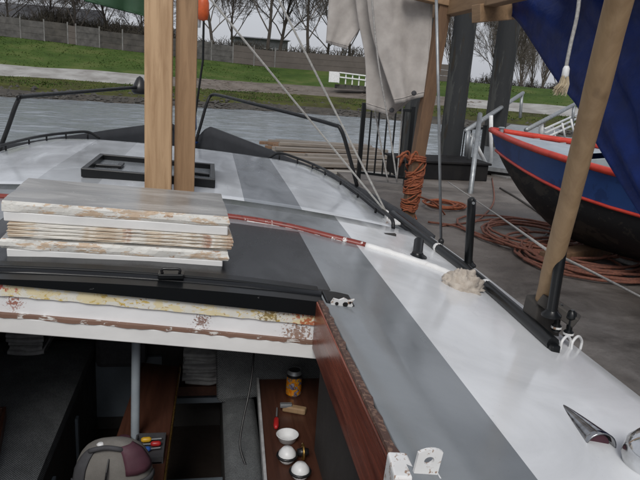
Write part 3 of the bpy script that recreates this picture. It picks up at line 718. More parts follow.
part(MB().hexa([(-.60,.2,-.165),(-.574,.2,-.165),(-.574,1.985,-.105),(-.60,1.985,-.105),(-.60,.2,.08),(-.574,.2,.08),(-.574,1.985,.084),(-.60,1.985,.084)]), 'coaming', M['mahogany'], boat)
part(MB().hexa([(.572,-1.8,-.18),(.598,-1.8,-.18),(.598,.99,-.18),(.572,.99,-.18),(.572,-1.8,.0),(.598,-1.8,.0),(.598,.99,.0),(.572,.99,.0)]), 'coaming', M['mahogany'], boat)
# red and white traveller bar across the deck
tp = [(-1.103, 3.306, 0.080), (-0.782, 3.159, 0.089), (-0.264, 3.079, 0.083), (0.302, 3.050, 0.045), (0.586, 3.017, 0.014), (0.802, 2.928, -0.015), (0.992, 2.862, -0.045), (1.146, 2.770, -0.071), (1.260, 2.697, -0.092), (1.333, 2.620, -0.106)]
ts = spline(tp, 8); cut = int(len(ts)*.665)
tb_ = part(MB().tube(ts[:cut], .018, 10), 'traveller_bar', M['red_bar'], boat, smooth=True)
part(MB().tube(ts[cut-1:], [.0165+.007*abs(noise.noise(Vector((k*.7,1,1)))) for k in range(len(ts)-cut+1)], 10), 'white_bar_end', M['white_bar'], tb_, smooth=True)
mb = MB(); r_ = random.Random(9)
for k in range(26, len(ts)-1):
    w = .010+.022*abs(noise.noise(Vector((k*.45, 0, 0)))); a, b_ = ts[k], ts[k+1]
    z0 = Vector((0,0,-.0065)); mb.hexa([a+Vector((0,-.014-w,0))+z0, b_+Vector((0,-.014-w,0))+z0, b_+z0, a+z0, a+Vector((0,-.012-w,.002))+z0, b_+Vector((0,-.012-w,.002))+z0, b_+Vector((0,0,.010))+z0, a+Vector((0,0,.010))+z0])
part(mb, 'filler_bead', M['white_bar'], tb_)
# hatch frame on the foredeck
hc = [Vector((-0.484, 3.630, 0.097)), Vector((0.220, 3.881, 0.060)), Vector((0.228, 4.361, 0.060)), Vector((-0.461, 4.297, 0.096))]
hz = .03
X0, X1, Y0, Y1 = -.50, .215, 3.83, 4.42
hf = part(MB().hexa([(X0,Y0,zd(X0)+.016),(X1,Y0,zd(X1)+.016),(X1,Y1,zd(X1)+.016),(X0,Y1,zd(X0)+.016),(X0,Y0,zd(X0)+.03),(X1,Y0,zd(X1)+.03),(X1,Y1,zd(X1)+.03),(X0,Y1,zd(X0)+.03)]), 'deck_hatch', M['deck_grey'], boat)
def bx_(x0, x1, y0, y1, h0, h1): return MB().hexa([(x0,y0,zd(x0)+h0),(x1,y0,zd(x1)+h0),(x1,y1,zd(x1)+h0),(x0,y1,zd(x0)+h0),(x0,y0,zd(x0)+h1),(x1,y0,zd(x1)+h1),(x1,y1,zd(x1)+h1),(x0,y1,zd(x0)+h1)])
for q in ((X0-.03, X1+.03, Y0-.04, Y0), (X0-.03, X1+.03, Y1, Y1+.04), (X0-.03, X0, Y0+.002, Y1-.002), (X1, X1+.03, Y0+.002, Y1-.002)):
    part(bx_(*q, .014, .066), 'hatch_frame', M['black_paint'], hf, bevel=.004)
for q in ((X0+.004, X0+.16, 4.08, 4.12), (X0+.13, X0+.16, 4.121, 4.24), (X1-.16, X1-.004, 4.08, 4.12), (X1-.16, X1-.13, 4.121, 4.24)):
    part(bx_(*q, .031, .048), 'hatch_hinge', M['black_paint'], hf, bevel=.003)
# bow fittings: bitt, furling drum, forestay
part(MB().box((0.038, 5.700, 0.038), (.06, .06, .13)), 'bow_bitt', M['white_paint'], boat, bevel=.006)
fs = Vector((0.020, 7.050, 0.003)); part(MB().lathe([(.06,-.06),(.075,-.04),(.03,-.03),(.03,.06),(.05,.10),(.045,.25),(.02,.30)], fs, 14), 'furling_drum', M['boat_blue'], boat, smooth=True)
part(MB().tube([fs, Vector((0.126, 6.900, 0.836)), Vector((0.129, 6.700, 1.362)), Vector((0.128, 6.300, 2.134))], .012, 6), 'forestay', M['black_tube'], boat)
# ------------------------------------------------------------------ cabin inside (parts of the boat)
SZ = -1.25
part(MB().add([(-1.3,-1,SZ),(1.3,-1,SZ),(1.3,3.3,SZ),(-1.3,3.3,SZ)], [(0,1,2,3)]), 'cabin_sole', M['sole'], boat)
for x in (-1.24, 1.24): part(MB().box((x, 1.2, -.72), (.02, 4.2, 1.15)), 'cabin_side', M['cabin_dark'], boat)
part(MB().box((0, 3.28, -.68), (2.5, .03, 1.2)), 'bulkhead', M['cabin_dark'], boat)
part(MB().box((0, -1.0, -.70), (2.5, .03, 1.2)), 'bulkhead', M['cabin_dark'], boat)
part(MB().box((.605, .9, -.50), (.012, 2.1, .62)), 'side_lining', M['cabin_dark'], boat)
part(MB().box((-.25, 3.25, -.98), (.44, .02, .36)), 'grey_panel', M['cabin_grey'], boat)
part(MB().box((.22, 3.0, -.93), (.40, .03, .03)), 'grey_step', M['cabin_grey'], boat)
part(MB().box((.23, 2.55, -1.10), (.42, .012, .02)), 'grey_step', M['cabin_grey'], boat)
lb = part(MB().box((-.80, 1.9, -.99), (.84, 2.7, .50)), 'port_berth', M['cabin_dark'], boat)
def cushion(x0, x1, y0, y1, z0, z1, nm='cushion', mt='dark_cloth', par=None, amp=.012, seed=0):
    b_ = MB(); n = 10
    def fn(u, v):
        x, y = lerp(x0, x1, u), lerp(y0, y1, v); ed = min(u, 1-u, v, 1-v); k = min(1, ed*6)
        return Vector((x, y, lerp(lerp(z0, z1, .55), z1, math.sqrt(k))+amp*noise.noise(Vector((x*6, y*6, seed)))*k))
    b_.grid(fn, n, n*2)
    ring_ = [fn(u/n, 0) for u in range(n)]+[fn(1, v/(2*n)) for v in range(2*n)]+[fn(1-u/n, 1) for u in range(n)]+[fn(0, 1-v/(2*n)) for v in range(2*n)]
    k = len(ring_); b_.add(ring_+[Vector((p.x, p.y, z0)) for p in ring_], [(i, k+i, k+(i+1) % k, (i+1) % k) for i in range(k)]+[tuple(k+i for i in range(k))])
    return part(b_, nm, M[mt], par or boat, smooth='auto')
cushion(-1.22, -.375, .65, 1.95, -.74, -.65, par=lb, seed=1); cushion(-1.22, -.372, 1.965, 3.22, -.74, -.645, par=lb, seed=2)
mb = MB().hexa([(-1.22,2.0,-.645),(-1.10,2.0,-.645),(-1.10,3.2,-.645),(-1.22,3.2,-.645),(-1.22,2.0,-.25),(-1.16,2.0,-.25),(-1.16,3.2,-.25),(-1.22,3.2,-.25)])
part(mb, 'back_cushion', M['dark_cloth'], boat, bevel=.02)
for k in range(5): part(MB().box((-.372, .9+.45*k, -.99), (.012, .03, .30)), 'berth_slat', M['cabin_grey'], lb)
# leaning cushion at the bulkhead
part(MB().hexa([(-.36,3.10,-.80),(-.10,3.10,-.80),(-.10,3.2,-.80),(-.36,3.2,-.80),(-.37,3.16,-.40),(-.10,3.16,-.40),(-.10,3.24,-.40),(-.37,3.24,-.40)]), 'leaning_cushion', M['bag_dark'], boat, bevel=.03)
# table and mast support post
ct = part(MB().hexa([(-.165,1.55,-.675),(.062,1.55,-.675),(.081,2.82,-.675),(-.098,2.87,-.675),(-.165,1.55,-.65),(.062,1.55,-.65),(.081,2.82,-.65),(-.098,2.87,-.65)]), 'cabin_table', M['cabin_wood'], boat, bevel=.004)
part(MB().bar((.0665,1.55,-.6605), (.0855,2.82,-.6605), .006, .032), 'table_edging', M['brass'], ct)
part(MB().box((-.04, 2.3, -.96), (.06, .5, .56)), 'table_leg', M['cabin_dark'], ct)
part(MB().tube([(-.057,2.205,-.65),(-.05,2.225,-.16)], .0165, 14), 'support_post', M['grey_post'], boat, smooth='auto')
# starboard berth and shelf
sb = part(MB().box((.36, 2.0, -1.0), (.13, 2.4, .49)), 'starboard_berth', M['cabin_dark'], boat)
cushion(.285, .43, .9, 2.95, -.75, -.68, par=sb, seed=4)
sh = part(MB().hexa([(.385,1.0,-.60),(.595,1.0,-.60),(.90,2.50,-.60),(.44,2.50,-.60),(.385,1.0,-.56),(.595,1.0,-.56),(.90,2.50,-.56),(.44,2.50,-.56)]), 'shelf', M['cabin_wood'], boat, bevel=.003)
part(MB().bar((.379,1.0,-.575), (.434,2.50,-.575), .010, .045), 'shelf_edging', M['rib_cloth'], sh)
part(MB().hexa([(.26,2.53,-.70),(.95,2.53,-.60),(.95,2.62,-.60),(.26,2.62,-.70),(.24,2.58,-.28),(.95,2.58,-.24),(.95,2.66,-.24),(.24,2.66,-.28)]), 'back_cushion', M['dark_cloth'], boat, bevel=.025)
# folded ribbed blankets
def blankets(x0, x1, y0, z0, n, label):
    t_ = thing('folded_blanket', label, 'blanket', ((x0+x1)/2, y0, z0))
    for k in range(n):
        z = z0+.022*k; r_ = random.Random(k+int(x0*10)); w = r_.uniform(0, .02)
        pts = spline([(x0+w, y0+w, z+.011), (lerp(x0,x1,.35), y0+r_.uniform(-.012,.012), z+.011+r_.uniform(-.004,.004)), (lerp(x0,x1,.7), y0+r_.uniform(-.012,.012), z+.011+r_.uniform(-.004,.004)), (x1-w, y0+w, z+.011)], 5)
        b_ = MB()
        b_.grid(lambda u, v: pts[int(round(u*(len(pts)-1)))]+Vector((0, .011-.011*math.cos((v-.5)*math.pi)+(.2*abs(v-.5)*2 if v in (0,1) else 0), math.sin((v-.5)*math.pi)*.0108)), len(pts)-1, 8)
        part(b_, 'fold', M['rib_cloth'], t_, smooth=True)
blankets(-.74, -.56, 2.95, -.645, 5, 'pale ribbed blanket folded on the port berth under the beam')
blankets(.09, .29, 2.9, -.80, 8, 'pale ribbed blankets piled behind the cabin table, right of the grey post')
part(MB().box((.19, 3.03, -.83), (.24, .26, .05)), 'blanket_shelf', M['cabin_wood'], boat)
# ------------------------------------------------------------------ loose things in the cabin
def bag():
    o = thing('backpack', 'grey canvas backpack with maroon flap on the cabin table', 'bag', (-.085, 1.86, -.65))
    b_ = MB(); n = 18
    rings = []
    for k, (z, w, d) in enumerate(((0,.118,.07),(.03,.128,.085),(.10,.126,.085),(.16,.115,.07),(.20,.09,.05),(.222,.055,.03),(.23,.01,.006))):
        ring_ = []
        for j in range(n):
            a = 2*math.pi*j/n; ca, sa = math.cos(a), math.sin(a)
            ex = math.copysign(abs(ca)**.65, ca)*w; ey = math.copysign(abs(sa)**.65, sa)*d
            ring_.append(Vector((-.085+ex, 1.86+ey-.1*(z-.1), -.65+z+.006*noise.noise(Vector((ex*20, ey*20, z*20))))))
        rings.append(ring_)
    b_.v = [tuple(p) for q in rings for p in q]
    for i in range(len(rings)-1):
        for j in range(n): b_.f.append((i*n+j, i*n+(j+1) % n, (i+1)*n+(j+1) % n, (i+1)*n+j)); b_.m.append(0)
    b_.f += [tuple(reversed(range(n))), tuple((len(rings)-1)*n+j for j in range(n))]; b_.m += [0, 0]
    part(b_, 'body', M['bag'], o, smooth=True, sub=1)
    part(MB().tube(spline([(-.15,1.82,-.445),(-.14,1.805,-.43),(-.10,1.80,-.42),(-.06,1.805,-.43),(-.05,1.82,-.445)], 5), .008, 8), 'grip', M['bag_dark'], o, smooth=True)
    def surf(j, k, out):      # point on the body, j round the ring, k up the rings
        i0 = int(k); p = rings[i0][int(j) % n].lerp(rings[i0][(int(j)+1) % n], j-int(j)); q_ = rings[i0+1][int(j) % n].lerp(rings[i0+1][(int(j)+1) % n], j-int(j))
        r0 = p.lerp(q_, k-i0); c0 = Vector((-.085, 1.86, r0.z-.03)); return r0+(r0-c0).normalized()*out
    part(MB().grid(lambda u, v: surf(lerp(14.2, 17.6, u), lerp(2.6, 4.9, v), .004), 8, 8), 'flap', M['maroon'], o, smooth=True, solid=.006)
    part(MB().grid(lambda u, v: surf(lerp(10.3, 12.0, u), lerp(1.2, 4.6, v), .003), 4, 8), 'side_strap', M['bag_dark'], o, smooth=True, solid=.006)
    part(MB().grid(lambda u, v: surf(lerp(10.0, 17.8, u), lerp(1.95, 2.25, v), .004), 12, 2), 'front_band', M['bag_dark'], o, smooth=True, solid=.006)
    part(MB().tube(spline([(-.10,1.773,-.62),(-.10,1.768,-.56),(-.095,1.77,-.50),(-.09,1.80,-.46)], 5), .0035, 6), 'zipper', M['plastic_black'], o)
    part(MB().lathe([(.010,0),(.013,.004),(.007,.008)], (-.12,1.835,-.432), 12), 'toggle', M['white_paint'], o, smooth=True)
bag()
tt = thing('tool_tray', 'dark shallow tool tray on the cabin table beside the backpack', 'tray', (.005, 2.12, -.65))
part(MB().box((.005, 2.12, -.646), (.10, .16, .006)), 'tray_floor', M['bag_dark'], tt)
for c_, d_ in (((-.047,2.12,-.636),(.006,.16,.028)), ((.057,2.12,-.636),(.006,.16,.028)), ((.005,2.197,-.636),(.097,.006,.028)), ((.005,2.043,-.636),(.097,.006,.028))):
    part(MB().box(c_, d_), 'tray_side', M['bag_dark'], tt)
def tool(name, label, a, b_, mt, cat='tool'):
    a, b_ = Vector(a), Vector(b_); o = thing(name, label, cat, a); d = (b_-a)
    part(MB().tube([a, a+d*.1, a+d*.4, a+d*.5], [.006,.0105,.0105,.006], 10), 'handle', M[mt], o, smooth=True)
    part(MB().tube([a+d*.5, b_], .0032, 8), 'shaft', M['steel'], o)
tool('screwdriver', 'yellow handled screwdriver lying in the tool tray', (-.03, 2.165, -.629), (.045, 2.17, -.629), 'yellow')
tool('screwdriver', 'blue handled screwdriver lying in the tool tray', (-.025, 2.10, -.629), (.045, 2.11, -.629), 'blue')
tool('screwdriver', 'red handled screwdriver between the yellow and blue ones in the tray', (.045, 2.138, -.629), (-.03, 2.135, -.629), 'red')
single(MB().lathe([(.02,0),(.024,.004),(.024,.030),(.012,.034)], (-.095, 2.17, -.65), 14), 'bottle_cap', M['maroon'], 'dark red cap on the cabin table left of the grey post', 'cap', (-.095, 2.17, -.65), smooth='auto')
cz = -.56
can = thing('drink_can', 'orange and black drink can standing on the cabin shelf', 'can', (.575, 2.36, cz))
part(MB().lathe([(.026,0),(.033,.008),(.033,.086)], (.575,2.36,cz), 24), 'body', M['can_print'], can, smooth='auto')
part(MB().lathe([(.0332,.0862),(.033,.099)], (.575,2.36,cz), 24), 'dark_band', M['plastic_black'], can, smooth='auto')
part(MB().lathe([(.0325,.0993),(.028,.110),(.027,.115),(.025,.113)], (.575,2.36,cz), 24), 'neck', M['steel'], can, smooth='auto')
part(MB().lathe([(.024,.1136),(.024,.1142)], (.575,2.36,cz), 24), 'lid', M['chrome'], can)
kn = thing('wooden_plane', 'small wooden tool lying on the shelf in front of the can', 'tool', (0.586, 2.230, -0.560))
part(MB().bar((0.516, 2.231, -0.545), (0.604, 2.195, -0.545), .03, .026), 'block', M['pole_wood'], kn, bevel=.006)
part(MB().bar((0.502, 2.221, -0.530), (0.550, 2.219, -0.530), .02, .016), 'blade', M['steel'], kn, bevel=.003)
tool('screwdriver', 'red handled screwdriver on the shelf, pointing toward the drink can', (0.473, 2.086, -0.549), (0.492, 2.232, -0.549), 'red')
bw = thing('plastic_bowl', 'white plastic bowl on the shelf beside the coaming', 'bowl', (0.507, 2.014, -0.560))
part(MB().lathe([(.022,0),(.030,.004),(.040,.028),(.042,.030),(.038,.030),(.028,.008),(.001,.006)], (0.507, 2.011, -0.558), 24), 'shell', M['white_paint'], bw, smooth=True)
for k, (q, lab) in enumerate((((0.490, 1.880, -0.540), 'white ball float on the shelf just below the bowl'), ((0.523, 1.787, -0.540), 'white ball float nearest to the camera on the shelf'))):
    p = Vector(q); o = thing('ball_float', lab, 'float', p)
    part(MB().lathe([(.001,-.032),(.018,-.027),(.029,-.013),(.032,0),(.029,.013),(.018,.027),(.001,.032)], p+Vector((0,0,.012)), 18), 'ball', M['white_paint'], o, smooth=True)
    part(MB().tube([p+Vector((math.cos(a*.5236)*.034, math.sin(a*.5236)*.034, .012)) for a in range(12)], .005, 6, closed=True), 'ring', M['plastic_black'], o, smooth=True)
p = Vector((0.548, 1.897, -0.530)); o = thing('brass_lamp', 'small brass lamp fitting on the shelf by the coaming', 'lamp', p)
for r_ in (.018, .028): part(MB().tube([p+Vector((.0, math.cos(a*.5236)*r_, math.sin(a*.5236)*r_)) for a in range(12)], .004, 6, closed=True), 'brass_ring', M['brass'], o, smooth=True)
part(MB().lathe([(.012,-.02),(.016,0),(.012,.02)], p, 12, (1,0,0)), 'socket', M['plastic_black'], o, smooth=True)
single(MB().tube(spline([(0.396, 2.300, -0.335), (0.387, 2.250, -0.410), (0.371, 2.200, -0.483), (0.352, 2.150, -0.549), (0.340, 2.100, -0.625), (0.362, 2.050, -0.683), (0.382, 2.000, -0.701)], 6), .004, 8), 'power_cable', M['plastic_black'], 'black cable hanging from the beam past the starboard cushion', 'cable', smooth=True)
wt = thing('wooden_tray', 'dark brown wooden tray lying on the port berth at the left edge', 'tray', (-.66, 2.18, -.645))
part(MB().box((-.66, 2.18, -.632), (.26, .34, .014), .2), 'base', M['cabin_wood'], wt, bevel=.003)
for k, (dx, dy, w, d) in enumerate(((-.125, 0, .012, .34), (.125, 0, .012, .34), (0, -.165, .236, .012), (0, .165, .236, .012))):
    c_, s_ = math.cos(.2), math.sin(.2)
    part(MB().box((-.66+dx*c_-dy*s_, 2.18+dx*s_+dy*c_, -.606), (w, d, .036), .2), 'rim', M['cabin_wood'], wt, bevel=.002)
tool('hand_torch', 'small dark torch with red handle lying in the wooden tray', (-.72, 2.26, -.613), (-.64, 2.14, -.613), 'red', 'torch')
# ------------------------------------------------------------------ stacked boards on the deck
def board(name, label, z0, z1, x0, x1, y0, y1, rz, edge, top=None, tongue=None, wob=.004, seed=0):
    r = random.Random(seed); cx, cy = (x0+x1)/2, (y0+y1)/2; q = Matrix.Rotation(rz, 3, 'Z')
    sl = -.062        # lies with the heel of the deck
    def P(x, y, z): v = q@Vector((x-cx, y-cy, 0)); return Vector((v.x+cx, v.y+cy, z+sl*(v.x+cx)))
    o = thing(name, label, 'board', (cx, cy, z0))
    per = []; n = 44
    for k in range(n): per.append((lerp(x0, x1, k/n), y0))
    for k in range(20): per.append((x1, lerp(y0, y1, k/20)))
    for k in range(n): per.append((lerp(x1, x0, k/n), y1))
    for k in range(20): per.append((x0, lerp(y1, y0, k/20)))
    def ringz(z, ins, w, sd):
        out = []
        for i, (x, y) in enumerate(per):
            j = w*noise.noise(Vector((x*9, y*9, sd)))+.3*w*noise.noise(Vector((x*40, y*40, sd)))+ins
            out.append(P(x+(j if x <= x0 else -j if x >= x1 else 0), y+(j if y <= y0 else -j if y >= y1 else 0), z))
        return out
    b_ = MB(); N = len(per); lv = [(z0, .003), (lerp(z0, z1, .3), 0), (lerp(z0, z1, .7), 0), (z1, .004)]
    for k, (z, ins) in enumerate(lv): b_.v += [tuple(p) for p in ringz(z, ins, wob, seed*3+k)]
    for k in range(3):
        for i in range(N): b_.f.append((k*N+i, k*N+(i+1) % N, (k+1)*N+(i+1) % N, (k+1)*N+i)); b_.m.append(0)
    b_.f += [tuple(reversed(range(N))), tuple(3*N+i for i in range(N))]; b_.m += [0, 1 if top else 0]
    part(b_, 'panel', [M[edge]]+([M[top]] if top else []), o)
    if tongue:
        h, ins = tongue
        part(MB().hexa([P(x0+ins,y0+.006,z0-h),P(x1-ins,y0+.006,z0-h),P(x1-ins,y1-ins,z0-h),P(x0+ins,y1-ins,z0-h),P(x0+ins,y0+.004,z0-.0006),P(x1-ins,y0+.004,z0-.0006),P(x1-ins,y1-ins,z0-.0006),P(x0+ins,y1-ins,z0-.0006)]), 'white_batten', M['beam_lower'], o, bevel=.004)
    return o
board('hatch_board', 'topmost board of the stack, grey top with chipped white front edge', .206, .243, -.505, .272, 2.245, 2.69, R(3.2), 'board_edge', 'board_top', (.036, .006), .005, 1)
for k, (dx, lab) in enumerate(((.012, 'thin plywood sheet directly under the topmost stacked board'), (.018, 'second thin plywood sheet in the stack, counted from above'), (.014, 'third thin plywood sheet in the stack, counted from above'), (.008, 'lowest of the four thin plywood sheets in the stack'))):
    z1 = .1685-k*.0118
    board('plywood_sheet', lab, z1-.0112, z1, -.485, .272+dx, 2.240-.004*k, 2.68, R(3.2+rnd.uniform(-.3,.3)), 'ply_edge', None, None, .005, 10+k)
board('hatch_board', 'bottom board of the stack with chipped edge and white batten, on the black deck', .085, .1205, -.505, .268, 2.205, 2.68, R(3.2), 'board_edge', 'board_top', (.034, .02), .006, 3)
# ------------------------------------------------------------------ rag
mb = MB(); rc = Vector((1.307, 2.444, -0.113)); n = 26
def rag_fn(u, v):
    th = v*2*math.pi; ph = u*math.pi*.5
    rr = .078*(1+.16*noise.noise(Vector((math.cos(th)*1.6, math.sin(th)*1.6, 5))))
    p = Vector((math.cos(th)*math.sin(ph)*rr*1.25, math.sin(th)*math.sin(ph)*rr*.9, math.cos(ph)*.085))
    d = .020*noise.noise(p*26)+.020*noise.noise(p*62)+.008*noise.noise(p*140); p += p.normalized()*d; p.z = max(p.z, -.004) if u < .97 else .001
    return rc+p
mb.grid(rag_fn, 22, 40, flip=True)
single(mb, 'cleaning_rag', M['rag'], 'crumpled beige rag on the white deck by the end of the red bar', 'rag', tuple(rc), smooth=True)
# ------------------------------------------------------------------ tent frame posts and beams
def post(name, label, a, b_, w, h, mt, up=(0,1,0), bev=.004):
    a = Vector(a); return single(MB().bar(a, b_, w, h, up), name, mt, label, 'post', tuple(a), bevel=bev)
post('timber_post', 'pale square timber post rising from the deck behind the stacked boards', (-.070, 3.52, .045), (-.058, 3.50, 2.6), .142, .07, M['pine'])
post('timber_post', 'darker timber post just right of the pale one on the deck', (.068, 3.60, .05), (.085, 3.60, 2.6), .112, .09, M['pine_dark'])
pa, pb = Vector((1.476, 2.060, -0.024)), Vector((1.156, 1.440, 0.973)); d = pb-pa
single(MB().tube([pa+d*(k/14)+Vector((.003*noise.noise(Vector((k*.6,0,0))), .003*noise.noise(Vector((0,k*.6,0))), 0)) for k in range(23)], [.0335+.002*noise.noise(Vector((k*.4,5,0))) for k in range(23)], 18), 'tent_pole', M['pole_wood'], 'thick round wooden pole leaning over the rail in the right foreground', 'pole', tuple(pa), smooth='auto')
single(MB().hexa([pa+Vector(k) for k in ((-.06,-.05,-.15),(.06,-.05,-.15),(.06,.06,-.15),(-.06,.06,-.15),(-.05,-.045,-.004),(.05,-.045,-.004),(.05,.05,.01),(-.05,.05,.01))]), 'pole_step', M['pallet_dark'], 'dark wooden block under the foot of the leaning round pole', 'block', tuple(pa+Vector((0,0,-.15))), bevel=.006)
ma, mb2 = Vector((1.706, 4.420, -0.073)), Vector((1.727, 4.200, 1.331))
mp = single(MB().bar(ma-(mb2-ma)*.2, mb2+(mb2-ma)*.12, .085, .085, (0,1,0)), 'tent_post', M['post_wood'], 'brown timber post with orange lashing beside the hanging canvas', 'post', tuple(ma), bevel=.004)
single(MB().bar((1.78,4.5,1.255), (1.74,1.2,1.25), .075, .11), 'tent_beam', M['beam_wood'], 'long timber beam running along the tent top to the brown post', 'beam', (1.75,4.5,1.25), bevel=.004)
single(MB().bar((1.71,3.62,1.16), (2.6,3.72,1.30), .10, .10), 'tent_beam', M['beam_wood'], 'short timber beam end below the long one, above the dark pile', 'beam', (1.71,3.62,1.16), bevel=.004)
single(MB().bar((1.82,2.9,1.30), (1.88,1.0,1.24), .07, .12), 'tent_beam', M['post_wood'], 'dark timber beam inside the top of the blue tarp', 'beam', (1.82,2.9,1.3), bevel=.004)
single(MB().bar((1.446, 4.200, 1.320), (1.776, 4.200, 1.279), .09, .06), 'tent_beam', M['beam_wood'], 'timber crosspiece at the very top of the brown post', 'beam', (1.621, 4.200, 1.285), bevel=.004)
single(MB().bar((-.95,3.66,2.5), (.35,3.66,2.5), .05, .10), 'tent_beam', M['beam_wood'], 'timber crosspiece above the view carrying the green tarpaulin', 'beam', (-.3,3.66,2.5), bevel=.004)
# orange lashing on brown post
mb = MB()
dm = (mb2-ma)
for k in range(5):
    f = (-.07, .02, .06, .10, .185)[k]; c = ma+dm*f; pts = []
    for j in range(40):
        a = j/40*6.283*3; pts.append(c+Vector((math.cos(a)*.062, math.sin(a)*.062, .022*(j/40)*2+.012*math.sin(a+k))))
    mb.tube(pts, .008, 6)
lash = single(mb, 'rope_lashing', M['rope_bright'], 'bright orange rope lashed round the brown timber post', 'rope', tuple(ma), smooth=True)
mb = MB(); kc = ma+dm*.20+Vector((-.07,-.05,0)); r_ = random.Random(3)
for j in range(26):
    f_ = r_.uniform(-.12, .16); c_ = ma+dm*f_; a_ = r_.uniform(3.0, 6.4)
    mb.tube(spline([c_+Vector((math.cos(a_+k_*.9)*.07, math.sin(a_+k_*.9)*.07, r_.uniform(-.03, .03)+.03*k_)) for k_ in range(4)], 4), .007, 5)
for j in range(9):
    mb.tube(spline([kc, kc+Vector((r_.uniform(-.09,.05), r_.uniform(-.05,.02), r_.uniform(-.01,.07))), kc+Vector((r_.uniform(-.15,.1), r_.uniform(-.06,.02), r_.uniform(-.06,.03)))], 5), .008, 6)
part(mb, 'knot', M['rope_bright'], lash, smooth=True)
# ------------------------------------------------------------------ cloths
def patch(A, B_, C_, D_, nu, nv, amp, seed, off=(0,1,0), freq=5, name='', mt=None, label='', cat='tarp', th=.004, hem=False):
    # A top left, B top right, C bottom right, D bottom left (each list for curved edges: left, right)
    offv = Vector(off).normalized(); mb = MB()
    L_, R_ = spline(A, 6), spline(B_, 6)
    def fn(u, v):
        def at_(S): i_ = min(int(v*(len(S)-1)), len(S)-2); return S[i_].lerp(S[i_+1], v*(len(S)-1)-i_)
        a, b_ = at_(L_), at_(R_)
        p = a.lerp(b_, u); k = noise.noise(Vector((u*freq, v*.7, seed)))+.12*noise.noise(Vector((u*freq*4+v*3, v*7, seed+9)))+.35*noise.noise(Vector((u*freq*1.7+v*1.5, v*1.1, seed+3)))
        return p+offv*amp*k*min(1, .15+4*u)
    mb.grid(fn, nu, nv)
    c = L_[0]; o = single(mb, name, mt, label, cat, tuple(c), smooth=True, solid=th)
    if hem:
        for nm, f2 in (('hem', lambda u, v: fn(u, lerp(.955, .962, v))), ('hem', lambda u, v: fn(lerp(.955, .965, v), u))):
            b2 = MB().grid(lambda u, v: f2(u, v)-offv*.0045, 40, 1); part(b2, nm, M['canvas_seam'], o, smooth=True, solid=.003)
    return o
# hanging canvas: back sheet, front sheet
cv = patch([(1.007, 4.550, 1.463), (1.005, 4.550, 1.189), (1.005, 4.550, 0.982)], [(1.306, 4.500, 1.483), (1.295, 4.500, 1.209), (1.150, 4.500, 0.950)], 0, 0, 16, 14, .03, 2, hem=True, freq=2.5, name='canvas_sheet', mt=M['canvas'], label='small left flap of the grey canvas hanging beside the stays')
cv2 = patch([(1.128, 4.420, 1.456), (1.195, 4.420, 1.142), (1.267, 4.420, 0.882), (1.304, 4.420, 0.547)], [(1.602, 4.420, 1.499), (1.653, 4.420, 1.044), (1.676, 4.420, 0.702), (1.515, 4.420, 0.509)], 0, 0, 28, 28, .03, 6, hem=True, freq=2.4, name='canvas_sheet', mt=M['canvas'], label='rear sheet of grey canvas with an eyelet at its lower corner')
cv3 = patch([(1.178, 4.280, 1.441), (1.258, 4.280, 1.073), (1.364, 4.280, 0.834), (1.473, 4.280, 0.599)], [(1.655, 4.280, 1.484), (1.670, 4.280, 1.233), (1.689, 4.280, 0.942), (1.706, 4.280, 0.667)], 0, 0, 34, 34, .034, 9, hem=True, freq=2.4, name='canvas_sheet', mt=M['canvas'], label='front sheet of grey canvas hanging left of the brown post')
for par, q in ((cv3, (1.589, 4.260, 0.681)), (cv2, (1.483, 4.400, 0.551))):
    p = Vector(q); part(MB().lathe([(.006,-.01),(.016,-.01),(.018,.0),(.016,.01),(.006,.01)], p+Vector((0,-.02,0)), 14, (0,1,0)), 'eyelet', M['bag_dark'], par, smooth=True)
# blue tarp along the tent side
bt = patch([(1.920, 3.971, 1.522), (1.920, 3.775, 1.256), (1.920, 3.661, 1.190), (1.920, 3.472, 1.105), (1.920, 3.130, 0.889), (1.920, 2.950, 0.782), (1.920, 2.781, 0.694), (1.920, 2.629, 0.572), (1.920, 2.195, 0.287), (1.920, 1.863, 0.093)],
    [(1.92,.9,1.75), (1.92,.9,1.6), (1.92,.9,1.45), (1.92,.9,1.3), (1.92,.9,1.1), (1.92,.9,.9), (1.92,.9,.7), (1.92,.9,.4), (1.92,.9,.05), (1.92,.9,-.3)], 0, 0, 60, 60, .10, 4, off=(1,0,0), freq=9, name='blue_tarp', mt=M['blue_tarp'], label='dark blue tarpaulin draped along the tent side above the blue boat')
gt = patch([(-.62,3.64,2.45), (-.58,3.66,1.9), (-0.476, 3.700, 1.130), (-0.468, 3.700, 1.071)], [(-.16,3.64,2.45), (-.15,3.68,1.9), (-0.132, 3.750, 1.094), (-0.153, 3.750, 1.004)], 0, 0, 14, 24, .03, 8, freq=4, name='green_tarp', mt=M['green_tarp'], label='dark green tarpaulin edge hanging left of the timber posts')
